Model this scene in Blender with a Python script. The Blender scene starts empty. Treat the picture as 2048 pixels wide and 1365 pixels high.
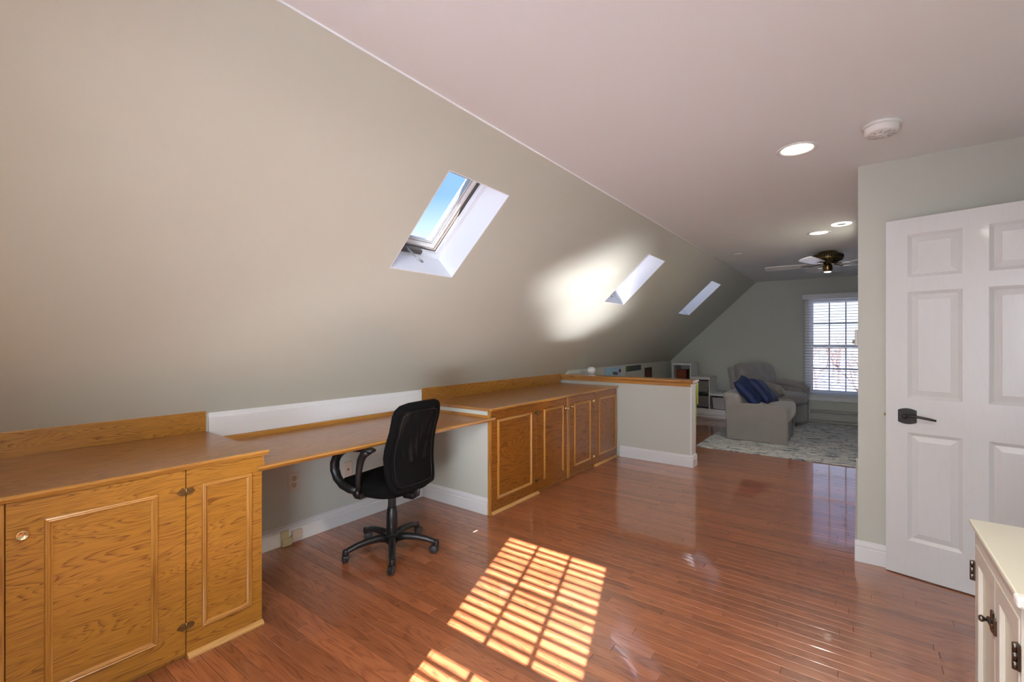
import bpy, bmesh, math, random
from mathutils import Vector, Matrix, noise
random.seed(7)
R = math.radians
SC = bpy.context.scene
COL = SC.collection

# ------------------------------------------------------------------ camera
cam_d = bpy.data.cameras.new('camera'); cam = bpy.data.objects.new('camera', cam_d); COL.objects.link(cam)
SC.camera = cam
cam_d.sensor_width = 36.0; cam_d.lens = 36.0 * 920 / 2048; cam_d.shift_y = 2.5 / 2048; cam_d.clip_start = 0.02
cam.location = (0, 0, 1.35)
cam.rotation_euler = (R(90), 0, math.atan2(692, 920))

# ------------------------------------------------------------------ render / colour
SC.view_settings.view_transform = 'Standard'; SC.view_settings.look = 'None'
SC.view_settings.gamma = 1.0; SC.view_settings.use_curve_mapping = False
SC.view_settings.exposure = 0.82
cy = SC.cycles
cy.max_bounces = 9; cy.diffuse_bounces = 5; cy.glossy_bounces = 4; cy.transparent_max_bounces = 16
cy.sample_clamp_indirect = 5.0; cy.caustics_reflective = True; cy.blur_glossy = 0.6
cy.use_denoising = True

# ------------------------------------------------------------------ world (clear winter sky, pale at the horizon)
W = bpy.data.worlds.new('sky'); SC.world = W; W.use_nodes = True
wn = W.node_tree.nodes; wl = W.node_tree.links; wn.clear()
wo = wn.new('ShaderNodeOutputWorld'); wb = wn.new('ShaderNodeBackground')
tc = wn.new('ShaderNodeTexCoord'); sx = wn.new('ShaderNodeSeparateXYZ'); cr = wn.new('ShaderNodeValToRGB')
wl.new(tc.outputs['Generated'], sx.inputs[0]); wl.new(sx.outputs['Z'], cr.inputs[0])
cr.color_ramp.elements[0].position = 0.0; cr.color_ramp.elements[0].color = (2.0, 2.05, 2.1, 1)
cr.color_ramp.elements[1].position = 0.75; cr.color_ramp.elements[1].color = (0.20, 0.42, 0.84, 1)
e = cr.color_ramp.elements.new(0.12); e.color = (1.25, 1.4, 1.55, 1)
e = cr.color_ramp.elements.new(0.30); e.color = (0.30, 0.55, 0.95, 1)
wl.new(cr.outputs[0], wb.inputs[0]); wb.inputs[1].default_value = 0.72; wl.new(wb.outputs[0], wo.inputs[0])

# ------------------------------------------------------------------ sun (low, from behind the camera)
EL, HZ = R(32.6), R(20.0)
sd = bpy.data.lights.new('sun', 'SUN'); sun = bpy.data.objects.new('sun', sd); COL.objects.link(sun)
sd.energy = 38.0; sd.angle = R(0.35); sd.color = (1.0, 0.90, 0.93)
sdir = Vector((-math.sin(HZ) * math.cos(EL), math.cos(HZ) * math.cos(EL), -math.sin(EL)))
sun.rotation_euler = sdir.to_track_quat('-Z', 'Y').to_euler(); sun.location = (2, -6, 5)

def area(name, loc, direction, sx_, sy_, power, color, shape='RECTANGLE', spread=180):
    d = bpy.data.lights.new(name, 'AREA'); o = bpy.data.objects.new(name, d); COL.objects.link(o)
    d.shape = shape; d.size = sx_
    if shape in ('RECTANGLE', 'ELLIPSE'): d.size_y = sy_
    d.energy = power; d.color = color; d.spread = R(spread); o.location = loc
    o.rotation_euler = Vector(direction).to_track_quat('-Z', 'Y').to_euler()
    return o
# daylight and snow bounce: added area lamps outside the window behind the camera
area('daylight_fill_lamp', (0.05, -0.85, 1.60), (-0.45, 1, -0.1), 1.3, 1.5, 130, (0.88, 0.95, 1.0))
area('snow_fill_lamp', (0.25, -0.95, 0.35), (-0.55, 1, 0.9), 1.3, 0.9, 430, (0.86, 0.94, 1.0))
# added lamps standing in for sunlight mirrored off the boards on to the slope
rdir = Vector((sdir.x, sdir.y, -sdir.z))
for fx, fy, ww, hh, p in ((-1.42, 2.08, .60, .60, 1.5), (-.98, 1.12, .62, .60, 2.1)):
    c = Vector((fx, fy, 0)) + rdir * (.48 if fy > 1 else .5)
    area('added_bounce_lamp', c, rdir, ww, hh, p, (1.0, 0.96, 1.0), 'RECTANGLE', 12)

# ------------------------------------------------------------------ helpers
def link_props(o, label=None, cat=None, group=None, kind=None):
    if label: o['label'] = label
    if cat: o['category'] = cat
    if group: o['group'] = group
    if kind: o['kind'] = kind
    return o
def empty(name, loc=(0, 0, 0), rz=0.0, label=None, cat=None, group=None, kind=None):
    o = bpy.data.objects.new(name, None); COL.objects.link(o)
    o.location = loc; o.rotation_euler = (0, 0, rz); o.empty_display_size = 0.1
    return link_props(o, label, cat, group, kind)
class MB:
    def __init__(s): s.v = []; s.f = []; s.sm = []
    def add(s, vs, fs, smooth=False):
        b = len(s.v); s.v += [tuple(v) for v in vs]; s.f += [tuple(i + b for i in f) for f in fs]; s.sm += [smooth] * len(fs)
        return s
    def box(s, x0, x1, y0, y1, z0, z1, M=None):
        vs = [Vector((x, y, z)) for z in (z0, z1) for y in (y0, y1) for x in (x0, x1)]
        if M is not None: vs = [M @ v for v in vs]
        return s.add(vs, [(0, 2, 3, 1), (4, 5, 7, 6), (0, 1, 5, 4), (2, 6, 7, 3), (0, 4, 6, 2), (1, 3, 7, 5)])
    def cbox(s, x0, x1, y0, y1, z0, z1, c=0.004, M=None, seg=1, smooth=False):
        """box with chamfered / rounded edges"""
        bm = bmesh.new(); bmesh.ops.create_cube(bm, size=1.0)
        for v in bm.verts: v.co = Vector(((x0 + x1) / 2 + v.co.x * (x1 - x0), (y0 + y1) / 2 + v.co.y * (y1 - y0), (z0 + z1) / 2 + v.co.z * (z1 - z0)))
        bmesh.ops.bevel(bm, geom=bm.edges[:], offset=c, segments=seg, profile=0.5, affect='EDGES')
        return s.bm(bm, M, smooth)
    def bm(s, bm, M=None, smooth=False):
        bm.verts.index_update()
        s.add([(M @ v.co if M is not None else v.co) for v in bm.verts], [[v.index for v in f.verts] for f in bm.faces], smooth); bm.free()
        return s
    def prism(s, pts, ax, a, b, smooth=False):
        """extrude a 2-D outline (in the two other axes, order xyz minus ax) from a to b"""
        def mk(p, t):
            q = list(p); q.insert(ax, t); return Vector(q)
        n = len(pts); vs = [mk(p, a) for p in pts] + [mk(p, b) for p in pts]
        s.add(vs, [tuple(reversed(range(n))), tuple(range(n, 2 * n))])
        return s.add(vs, [(i, (i + 1) % n, n + (i + 1) % n, n + i) for i in range(n)], smooth)
    def tube(s, path, r, n=8, closed=False, caps=True, flat=None, up=None, smooth=True):
        """path of points, r radius or list; flat = list/number of second radius"""
        P = [Vector(p) for p in path]; m = len(P); rings = []
        rr = r if isinstance(r, (list, tuple)) else [r] * m
        ff = flat if isinstance(flat, (list, tuple)) else ([flat] * m if flat else rr)
        prev = None
        for i in range(m):
            if closed: t = P[(i + 1) % m] - P[i - 1]
            else: t = P[min(i + 1, m - 1)] - P[max(i - 1, 0)]
            t.normalize()
            if up is not None: nrm = Vector(up) - t * t.dot(Vector(up))
            elif prev is None:
                a = Vector((0, 0, 1)) if abs(t.z) < 0.9 else Vector((1, 0, 0)); nrm = a - t * t.dot(a)
            else: nrm = prev - t * t.dot(prev)
            nrm.normalize(); prev = nrm; bn = t.cross(nrm)
            rings.append([P[i] + nrm * rr[i] * math.cos(2 * math.pi * k / n) + bn * ff[i] * math.sin(2 * math.pi * k / n) for k in range(n)])
        vs = [v for ring in rings for v in ring]; fs = []
        for i in range(m if closed else m - 1):
            j = (i + 1) % m
            for k in range(n): fs.append((i * n + k, i * n + (k + 1) % n, j * n + (k + 1) % n, j * n + k))
        s.add(vs, fs, smooth)
        if caps and not closed:
            b = len(s.v) - len(vs)
            s.f.append(tuple(b + k for k in reversed(range(n)))); s.f.append(tuple(b + (m - 1) * n + k for k in range(n))); s.sm += [False, False]
        return s
    def lathe(s, prof, c=(0, 0, 0), n=24, M=None, smooth=True):
        """profile (r, z) turned round z at c"""
        vs = []
        for r, z in prof:
            for k in range(n):
                a = 2 * math.pi * k / n; v = Vector((c[0] + r * math.cos(a), c[1] + r * math.sin(a), c[2] + z)); vs.append(M @ v if M is not None else v)
        fs = [(i * n + k, i * n + (k + 1) % n, (i + 1) * n + (k + 1) % n, (i + 1) * n + k) for i in range(len(prof) - 1) for k in range(n)]
        s.add(vs, fs, smooth); b = len(s.v) - len(vs)
        if prof[0][0] > 1e-5: s.f.append(tuple(b + k for k in reversed(range(n)))); s.sm.append(False)
        if prof[-1][0] > 1e-5: s.f.append(tuple(b + (len(prof) - 1) * n + k for k in range(n))); s.sm.append(False)
        return s
    def grid(s, fn, nu, nv, smooth=True, closed_u=False):
        vs = [fn(i / nu, j / nv) for j in range(nv + 1) for i in range(nu + 1)]
        fs = [(j * (nu + 1) + i, j * (nu + 1) + i + 1, (j + 1) * (nu + 1) + i + 1, (j + 1) * (nu + 1) + i) for j in range(nv) for i in range(nu)]
        return s.add(vs, fs, smooth)
    def mesh(s, name, mat):
        me = bpy.data.meshes.new(name); me.from_pydata(s.v, [], s.f); me.materials.append(mat)
        me.polygons.foreach_set('use_smooth', s.sm)
        bm = bmesh.new(); bm.from_mesh(me); bmesh.ops.recalc_face_normals(bm, faces=bm.faces[:]); bm.to_mesh(me); bm.free()
        me.update(); return me
    def build(s, name, mat, parent=None, label=None, cat=None, group=None, kind=None, sub=0, weld=False):
        me = s.mesh(name, mat)
        if weld:
            bm = bmesh.new(); bm.from_mesh(me); bmesh.ops.remove_doubles(bm, verts=bm.verts[:], dist=1e-5)
            bmesh.ops.recalc_face_normals(bm, faces=bm.faces[:]); bm.to_mesh(me); bm.free()
        o = bpy.data.objects.new(name, me); COL.objects.link(o)
        if parent: o.parent = parent
        if sub:
            m = o.modifiers.new('sub', 'SUBSURF'); m.levels = sub; m.render_levels = sub
        return link_props(o, label, cat, group, kind)
def put(me, name, parent=None, loc=(0, 0, 0), rot=(0, 0, 0), **k):
    o = bpy.data.objects.new(name, me); COL.objects.link(o)
    if parent: o.parent = parent
    o.location = loc; o.rotation_euler = rot
    return link_props(o, **k)
def rotm(axis, deg, at=(0, 0, 0)):
    return Matrix.Translation(at) @ Matrix.Rotation(R(deg), 4, axis) @ Matrix.Translation(-Vector(at))

# ------------------------------------------------------------------ materials
def nt(name):
    m = bpy.data.materials.new(name); m.use_nodes = True; t = m.node_tree; b = t.nodes['Principled BSDF']; return m, t, b
def setp(b, **k):
    for a, v in k.items():
        a = {'rough': 'Roughness', 'metal': 'Metallic', 'coat': 'Coat Weight', 'coatr': 'Coat Roughness', 'sheen': 'Sheen Weight', 'spec': 'Specular IOR Level'}[a]
        b.inputs[a].default_value = v
def plain(name, col, rough=0.5, var=0.03, scale=6, bump=0.0, bscale=150, **k):
    """colour with a little procedural unevenness and fine relief"""
    m, t, b = nt(name); N, L = t.nodes, t.links
    c = N.new('ShaderNodeTexCoord'); n = N.new('ShaderNodeTexNoise'); n.inputs['Scale'].default_value = scale; n.inputs['Detail'].default_value = 4
    L.new(c.outputs['Object'], n.inputs['Vector'])
    mx = N.new('ShaderNodeMix'); mx.data_type = 'RGBA'; L.new(n.outputs['Fac'], mx.inputs[0])
    mx.inputs[6].default_value = tuple(max(0, x * (1 - var)) for x in col) + (1,); mx.inputs[7].default_value = tuple(x * (1 + var) for x in col) + (1,)
    L.new(mx.outputs[2], b.inputs['Base Color'])
    if bump:
        n2 = N.new('ShaderNodeTexNoise'); n2.inputs['Scale'].default_value = bscale; n2.inputs['Detail'].default_value = 3
        L.new(c.outputs['Object'], n2.inputs['Vector'])
        bp = N.new('ShaderNodeBump'); bp.inputs['Strength'].default_value = bump; bp.inputs['Distance'].default_value = 0.002
        L.new(n2.outputs['Fac'], bp.inputs['Height']); L.new(bp.outputs[0], b.inputs['Normal'])
    setp(b, rough=rough, **k); return m
def ramp(N, stops):
    r = N.new('ShaderNodeValToRGB'); el = r.color_ramp.elements
    el[0].position, el[0].color = stops[0][0], tuple(stops[0][1]) + (1,)
    el[1].position, el[1].color = stops[-1][0], tuple(stops[-1][1]) + (1,)
    for p, c in stops[1:-1]: x = el.new(p); x.color = tuple(c) + (1,)
    return r
def oak(name, along, light, dark, rough=0.3, coat=0.5, rings=26, tone=False, across=5.0, streak=0.5, tilt=0.0, coatr=0.08):
    """flat-sawn oak: stretched noise contour lines + pores; along = grain axis 0/1/2"""
    m, t, b = nt(name); N, L = t.nodes, t.links
    c = N.new('ShaderNodeTexCoord'); src = c.outputs['Object']
    if tone:
        at = N.new('ShaderNodeAttribute'); at.attribute_name = 'tone'
        va = N.new('ShaderNodeVectorMath'); va.operation = 'MULTIPLY_ADD'; L.new(at.outputs['Color'], va.inputs[0]); va.inputs[1].default_value = (37, 23, 11); L.new(src, va.inputs[2]); src = va.outputs[0]
    s1 = [across] * 3; s1[along] = across * 0.13
    mp = N.new('ShaderNodeMapping'); mp.inputs['Scale'].default_value = s1; L.new(src, mp.inputs[0])
    if tilt: mp.inputs['Rotation'].default_value = (R(tilt), 0, 0)
    n1 = N.new('ShaderNodeTexNoise'); n1.inputs['Scale'].default_value = 1.0; n1.inputs['Detail'].default_value = 2.5; n1.inputs['Roughness'].default_value = 0.45; n1.inputs['Distortion'].default_value = 0.25
    L.new(mp.outputs[0], n1.inputs['Vector'])
    k = N.new('ShaderNodeMath'); k.operation = 'MULTIPLY'; k.inputs[1].default_value = rings; L.new(n1.outputs['Fac'], k.inputs[0])
    fr = N.new('ShaderNodeMath'); fr.operation = 'FRACT'; L.new(k.outputs[0], fr.inputs[0])
    rr = ramp(N, [(0.0, (1, 1, 1)), (0.12, (0.55, 0.55, 0.55)), (0.45, (0.12, 0.12, 0.12)), (0.85, (0.1, 0.1, 0.1)), (1.0, (1, 1, 1))]); L.new(fr.outputs[0], rr.inputs[0])
    s2 = [260] * 3; s2[along] = 9
    mp2 = N.new('ShaderNodeMapping'); mp2.inputs['Scale'].default_value = s2; L.new(src, mp2.inputs[0])
    n2 = N.new('ShaderNodeTexNoise'); n2.inputs['Scale'].default_value = 1.0; n2.inputs['Detail'].default_value = 3; L.new(mp2.outputs[0], n2.inputs['Vector'])
    r2 = ramp(N, [(0.38, (0, 0, 0)), (0.66, (1, 1, 1))]); L.new(n2.outputs['Fac'], r2.inputs[0])
    mu = N.new('ShaderNodeMath'); mu.operation = 'MULTIPLY'; L.new(rr.outputs[0], mu.inputs[0]); 
    ad = N.new('ShaderNodeMath'); ad.operation = 'MULTIPLY_ADD'; L.new(r2.outputs[0], ad.inputs[0]); ad.inputs[1].default_value = 0.75; ad.inputs[2].default_value = 0.35; L.new(ad.outputs[0], mu.inputs[1])
    st = N.new('ShaderNodeMath'); st.operation = 'MULTIPLY_ADD'; L.new(r2.outputs[0], st.inputs[0]); st.inputs[1].default_value = streak * 0.35; L.new(mu.outputs[0], st.inputs[2]); st.use_clamp = True
    mx = N.new('ShaderNodeMix'); mx.data_type = 'RGBA'; L.new(st.outputs[0], mx.inputs[0])
    mx.inputs[6].default_value = tuple(light) + (1,); mx.inputs[7].default_value = tuple(dark) + (1,)
    outc = mx.outputs[2]
    if tone:
        sp = N.new('ShaderNodeSeparateColor'); L.new(at.outputs['Color'], sp.inputs[0])
        mr = N.new('ShaderNodeMapRange'); mr.inputs[3].default_value = 0.66; mr.inputs[4].default_value = 1.22; L.new(sp.outputs[2], mr.inputs[0])
        vm = N.new('ShaderNodeVectorMath'); vm.operation = 'SCALE'; L.new(outc, vm.inputs[0]); L.new(mr.outputs[0], vm.inputs['Scale']); outc = vm.outputs[0]
    L.new(outc, b.inputs['Base Color'])
    bp = N.new('ShaderNodeBump'); bp.inputs['Strength'].default_value = 0.12; bp.inputs['Distance'].default_value = 0.0006; bp.invert = True
    L.new(st.outputs[0], bp.inputs['Height']); L.new(bp.outputs[0], b.inputs['Normal'])
    setp(b, rough=rough, coat=coat, coatr=coatr); return m
M = {}
M['wall'] = plain('wall_paint', (0.56, 0.575, 0.52), 0.6, 0.012, 1.5, 0.10, 260)
M['slope'] = plain('slope_paint', (0.60, 0.61, 0.53), 0.5, 0.012, 1.5, 0.08, 220)
M['ceil'] = plain('ceiling_paint', (0.84, 0.88, 0.90), 0.62, 0.012, 1.2, 0.08, 220)
M['trim'] = plain('white_trim_paint', (0.76, 0.77, 0.79), 0.32, 0.015, 4)
M['shaft'] = plain('skylight_shaft_paint', (0.80, 0.82, 0.86), 0.5, 0.015, 4)
M['door'] = oak('white_grained_door_paint', 2, (0.71, 0.73, 0.74), (0.69, 0.71, 0.72), 0.35, 0.1, 22)
HL, HD = (0.50, 0.235, 0.035), (0.20, 0.065, 0.008)
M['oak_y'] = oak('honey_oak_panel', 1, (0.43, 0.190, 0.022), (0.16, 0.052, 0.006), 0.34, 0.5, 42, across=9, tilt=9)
M['oak_shaded'] = oak('shaded_oak_panel', 1, (0.31, 0.103, 0.007), (0.11, 0.030, 0.003), 0.32, 0.5, 26, across=6)  # same oak as the near cabinet; its weaker light is put into the colour
M['oak_top'] = oak('oak_worktop', 1, (0.43, 0.190, 0.055), (0.15, 0.052, 0.013), 0.34, 0.4, 30, across=8, coatr=0.14, streak=0.9)
M['oak_edge'] = oak('oak_edge_moulding', 1, (0.50, 0.24, 0.045), (0.30, 0.115, 0.018), 0.3, 0.6, 6)
M['oak_z'] = oak('oak_upright_moulding', 2, (0.46, 0.21, 0.036), (0.26, 0.095, 0.014), 0.3, 0.6, 6)
M['oak_x'] = oak('oak_cap_moulding', 0, (0.50, 0.225, 0.042), (0.25, 0.09, 0.015), 0.3, 0.6, 8)
M['oak_raw'] = oak('pale_oak_shoe_moulding', 1, (0.60, 0.34, 0.11), (0.42, 0.21, 0.06), 0.5, 0.1, 6)
M['floor'] = oak('polished_red_oak_board', 0, (0.40, 0.136, 0.052), (0.20, 0.058, 0.022), 0.34, 1.0, 16, tone=True, across=9, streak=0.6, coatr=0.05)
M['floor'].node_tree.nodes['Principled BSDF'].inputs['Coat IOR'].default_value = 1.6
M['gap'] = plain('dark_joint', (0.035, 0.016, 0.008), 0.8)
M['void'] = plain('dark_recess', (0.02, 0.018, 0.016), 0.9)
M['antique_k'] = plain('dark_gasket', (0.10, 0.09, 0.075), 0.6)
M['brass'] = plain('polished_brass', (0.86, 0.68, 0.36), 0.16, 0.02, 8, metal=1.0)
M['antique'] = plain('antique_brass', (0.30, 0.215, 0.09), 0.3, 0.15, 40, metal=1.0)
M['fan_brass'] = plain('fan_antique_brass', (0.20, 0.145, 0.06), 0.28, 0.15, 30, metal=1.0)
M['bronze'] = plain('black_bronze', (0.03, 0.028, 0.026), 0.38, 0.1, 20, metal=0.4)
M['pewter'] = plain('aged_pewter', (0.16, 0.14, 0.125), 0.32, 0.15, 50, metal=1.0)
M['steel'] = plain('grey_metal', (0.35, 0.37, 0.37), 0.35, 0.05, 20, metal=0.8)
M['plastic_k'] = plain('black_plastic', (0.010, 0.010, 0.011), 0.38, 0.1, 20, 0.1, 600)
M['caster'] = plain('caster_rubber', (0.035, 0.036, 0.040), 0.45, 0.1, 20)
M['cloth_k'] = plain('black_upholstery', (0.003, 0.003, 0.0035), 0.95, 0.3, 200, 0.3, 900, spec=0.15)
M['white_p'] = plain('white_plastic', (0.80, 0.80, 0.79), 0.4, 0.01, 5)
M['ivory'] = plain('almond_plastic', (0.62, 0.52, 0.43), 0.4, 0.02, 8)
M['beige'] = plain('yellowed_plastic', (0.52, 0.46, 0.28), 0.45, 0.04, 8)
M['cream'] = plain('cream_painted_wood', (0.66, 0.66, 0.55), 0.35, 0.02, 4)
M['greydoor'] = plain('cream_cabinet_front', (0.62, 0.60, 0.54), 0.35, 0.02, 4)
M['bin'] = plain('grey_translucent_bin', (0.21, 0.205, 0.20), 0.4, 0.05, 10)
M['bin2'] = plain('lilac_grey_bin', (0.42, 0.39, 0.41), 0.4, 0.05, 10)
M['rust'] = plain('rust_red_fabric', (0.20, 0.045, 0.02), 0.8, 0.3, 30)
M['olive'] = plain('dark_green_card', (0.05, 0.08, 0.03), 0.7, 0.3, 20)
M['lime'] = plain('lime_green_plastic', (0.45, 0.56, 0.16), 0.4, 0.05, 10)
M['suede'] = plain('taupe_grey_suede', (0.275, 0.255, 0.24), 0.85, 0.14, 7, 0.35, 260, sheen=0.35)
M['suede2'] = plain('warm_grey_velour', (0.30, 0.285, 0.275), 0.7, 0.18, 9, 0.35, 200, sheen=0.5)
M['navy'] = plain('navy_velvet', (0.002, 0.014, 0.085), 0.6, 0.6, 12, 0.2, 300, sheen=0.06)
M['slat'] = plain('white_blind_slat', (0.62, 0.64, 0.68), 0.4, 0.01, 5)
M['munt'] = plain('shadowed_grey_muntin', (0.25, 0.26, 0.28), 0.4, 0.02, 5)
M['blade'] = plain('white_fan_blade', (0.80, 0.81, 0.84), 0.3, 0.02, 5)
M['heater'] = plain('baseboard_heater_enamel', (0.50, 0.51, 0.48), 0.4, 0.02, 5)
M['grey_p'] = plain('speaker_grille', (0.40, 0.40, 0.42), 0.6, 0.1, 120)
M['snow'] = plain('snow_ground', (0.36, 0.37, 0.40), 0.8, 0.05, 0.5)
M['bark'] = plain('winter_bark', (0.13, 0.085, 0.065), 0.9, 0.2, 3)
M['gold'] = plain('yellow_winter_shrub', (0.24, 0.17, 0.02), 0.9, 0.25, 8)
def glass(name, tint=(0.97, 0.98, 1.0)):
    m, t, b = nt(name); N, L = t.nodes, t.links; N.remove(b); o = N['Material Output']
    tr = N.new('ShaderNodeBsdfTransparent'); tr.inputs[0].default_value = tint + (1,); gl = N.new('ShaderNodeBsdfGlossy'); gl.inputs['Roughness'].default_value = 0.25
    f = N.new('ShaderNodeLayerWeight'); f.inputs[0].default_value = 0.5; p_ = N.new('ShaderNodeMath'); p_.operation = 'POWER'; p_.inputs[1].default_value = 5
    q_ = N.new('ShaderNodeMath'); q_.operation = 'MULTIPLY_ADD'; q_.inputs[1].default_value = 0.9; q_.inputs[2].default_value = 0.012; mx = N.new('ShaderNodeMixShader')
    L.new(f.outputs['Facing'], p_.inputs[0]); L.new(p_.outputs[0], q_.inputs[0]); L.new(q_.outputs[0], mx.inputs[0]); L.new(tr.outputs[0], mx.inputs[1]); L.new(gl.outputs[0], mx.inputs[2]); L.new(mx.outputs[0], o.inputs[0]); return m
M['glass'] = glass('window_glass'); M['dimmed_glass'] = glass('dimmed_window_glass', (0.80, 0.82, 0.86))  # far panes carry an added tint that dims the bright outdoors
def emit(name, col, s):
    m, t, b = nt(name); b.inputs['Emission Color'].default_value = col + (1,); b.inputs['Emission Strength'].default_value = s; b.inputs['Base Color'].default_value = (.8, .8, .8, 1); return m
M['lamp'] = emit('lit_diffuser', (1.0, 0.90, 0.74), 4.0)
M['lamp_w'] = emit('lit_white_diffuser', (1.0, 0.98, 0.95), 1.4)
def mesh_fabric():
    m, t, b = nt('black_mesh_fabric'); N, L = t.nodes, t.links; o = N['Material Output']
    b.inputs['Base Color'].default_value = (0.004, 0.004, 0.0045, 1); b.inputs['Roughness'].default_value = 0.9; b.inputs['Specular IOR Level'].default_value = 0.15
    c = N.new('ShaderNodeTexCoord'); mp = N.new('ShaderNodeMapping'); mp.inputs['Scale'].default_value = (1, 300, 300); L.new(c.outputs['Object'], mp.inputs[0])
    v = N.new('ShaderNodeTexVoronoi'); v.voronoi_dimensions = '3D'; v.inputs['Scale'].default_value = 1.0; v.inputs['Randomness'].default_value = 0.1; L.new(mp.outputs[0], v.inputs['Vector'])
    lt = N.new('ShaderNodeMath'); lt.operation = 'LESS_THAN'; lt.inputs[1].default_value = 0.27; L.new(v.outputs['Distance'], lt.inputs[0])
    tr = N.new('ShaderNodeBsdfTransparent'); mx = N.new('ShaderNodeMixShader'); L.new(lt.outputs[0], mx.inputs[0]); L.new(b.outputs[0], mx.inputs[1]); L.new(tr.outputs[0], mx.inputs[2]); L.new(mx.outputs[0], o.inputs[0]); return m
M['mesh'] = mesh_fabric()
def rugmat():
    m, t, b = nt('distressed_rug_pile'); N, L = t.nodes, t.links
    c = N.new('ShaderNodeTexCoord')
    def nz(sc, det, lo, hi, dist=0.0):
        mp = N.new('ShaderNodeMapping'); mp.inputs['Scale'].default_value = sc; L.new(c.outputs['Object'], mp.inputs[0])
        n = N.new('ShaderNodeTexNoise'); n.inputs['Scale'].default_value = 1; n.inputs['Detail'].default_value = det; n.inputs['Roughness'].default_value = 0.7; n.inputs['Distortion'].default_value = dist
        L.new(mp.outputs[0], n.inputs['Vector']); r = ramp(N, [(lo, (0, 0, 0)), (hi, (1, 1, 1))]); L.new(n.outputs['Fac'], r.inputs[0]); return r.outputs[0]
    def mix(f, a, bb):
        x = N.new('ShaderNodeMix'); x.data_type = 'RGBA'; L.new(f, x.inputs[0])
        for i, q in ((6, a), (7, bb)):
            if isinstance(q, tuple): x.inputs[i].default_value = q + (1,)
            else: L.new(q, x.inputs[i])
        return x.outputs[2]
    base = mix(nz((3, 8, 1), 5, 0.49, 0.58), (0.60, 0.60, 0.57), (0.27, 0.34, 0.40))
    base = mix(nz((5, 17, 1), 6, 0.53, 0.58, 0.6), base, (0.06, 0.095, 0.14))
    base = mix(nz((20, 7, 1), 5, 0.57, 0.61), base, (0.16, 0.19, 0.22))
    base = mix(nz((3, 8, 3), 5, 0.56, 0.62), base, (0.74, 0.72, 0.66))
    L.new(base, b.inputs['Base Color']); setp(b, rough=0.95, sheen=0.2)
    n2 = N.new('ShaderNodeTexNoise'); n2.inputs['Scale'].default_value = 300; L.new(c.outputs['Object'], n2.inputs['Vector'])
    bp = N.new('ShaderNodeBump'); bp.inputs['Strength'].default_value = 0.5; bp.inputs['Distance'].default_value = 0.003; L.new(n2.outputs['Fac'], bp.inputs['Height']); L.new(bp.outputs[0], b.inputs['Normal'])
    return m
M['rug'] = rugmat()

# ------------------------------------------------------------------ room numbers
CH = 2.436                      # ceiling height
EX = -1.468                     # x of the slope / ceiling edge
XK = -3.06                      # knee wall
SL = 0.9457386                  # rise of the slope
ANG = math.atan(SL)
YN, YF = -0.31, 9.30            # gables
XR = 0.96                       # right wall near the camera
TD = Vector((math.cos(ANG), 0, math.sin(ANG)))     # up the slope
ND = Vector((-math.sin(ANG), 0, math.cos(ANG)))    # outward normal
def S(x, y, d=0.0):
    """point over floor x on the slope plane, pushed out by d"""
    p = Vector((x, y, CH + SL * (x - EX))); return p + ND * d
def szt(t, y, d=0.0): # t: distance down from the ceiling edge
    return Vector((EX, y, CH)) - TD * t + ND * d
def tx(x): return (EX - x) / math.cos(ANG)

# ------------------------------------------------------------------ floor boards
slab = MB().box(-3.3, 1.7, YN - 0.25, YF + 0.25, -0.12, -0.010).build('floor', M['gap'], kind='structure', label='polished reddish oak strip floor running through both rooms', cat='floor')
BW = 0.0572
camR = Vector((math.cos(math.atan2(692, 920)), math.sin(math.atan2(692, 920)), 0)); camF = Vector((-camR.y, camR.x, 0))
def board_geo(x0, x1, y0, y1):
    g = 0.0004; c = 0.0013; a, b_ = y0 + g, y1 - g; ym = (y0 + y1) / 2
    e1, e2 = random.uniform(-.00016, -.00003), random.uniform(-.00016, -.00003); zz = random.uniform(-.0003, 0)
    X0, X1 = x0 + g, x1 - g
    top = [(X0 + c, a + c, e1 + zz), (X0 + c, ym, zz), (X0 + c, b_ - c, e2 + zz), (X1 - c, a + c, e1 + zz), (X1 - c, ym, zz), (X1 - c, b_ - c, e2 + zz)]
    ch = [(X0 + c, a + c, e1 + zz), (X1 - c, a + c, e1 + zz), (X1 - c, b_ - c, e2 + zz), (X0 + c, b_ - c, e2 + zz),
          (X0, a, zz - .0016), (X1, a, zz - .0016), (X1, b_, zz - .0016), (X0, b_, zz - .0016),
          (X0, a, -.0105), (X1, a, -.0105), (X1, b_, -.0105), (X0, b_, -.0105)]
    tf = [(0, 3, 4, 1), (1, 4, 5, 2)]
    cf = [(0, 4, 5, 1), (1, 5, 6, 2), (2, 6, 7, 3), (3, 7, 4, 0), (4, 8, 9, 5), (5, 9, 10, 6), (6, 10, 11, 7), (7, 11, 8, 4)]
    return top, tf, ch, cf
boards = []
y = YN
while y < YF - 0.01:
    y1 = min(y + BW, YF); ym = (y + y1) / 2
    lo = -2.31 if (ym < 1.04 or 2.79 < ym < 5.09) else XK
    hi = XR if ym < 3.56 else (0.0 if ym < 6.05 else 1.5)
    x = lo - random.uniform(0, 0.8)
    while x < hi - 0.001:
        ln = random.choice((0.32, 0.5, 0.65, 0.8, 0.95, 1.1, 1.4)) * random.uniform(0.85, 1.15)
        xa, xb = max(x, lo), min(x + ln, hi)
        if xb - xa < 0.05 and xb < hi - 0.001: x += ln; continue
        if xa < xb: boards.append((xa, xb, y, y1))
        x += ln
    y += BW
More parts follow.
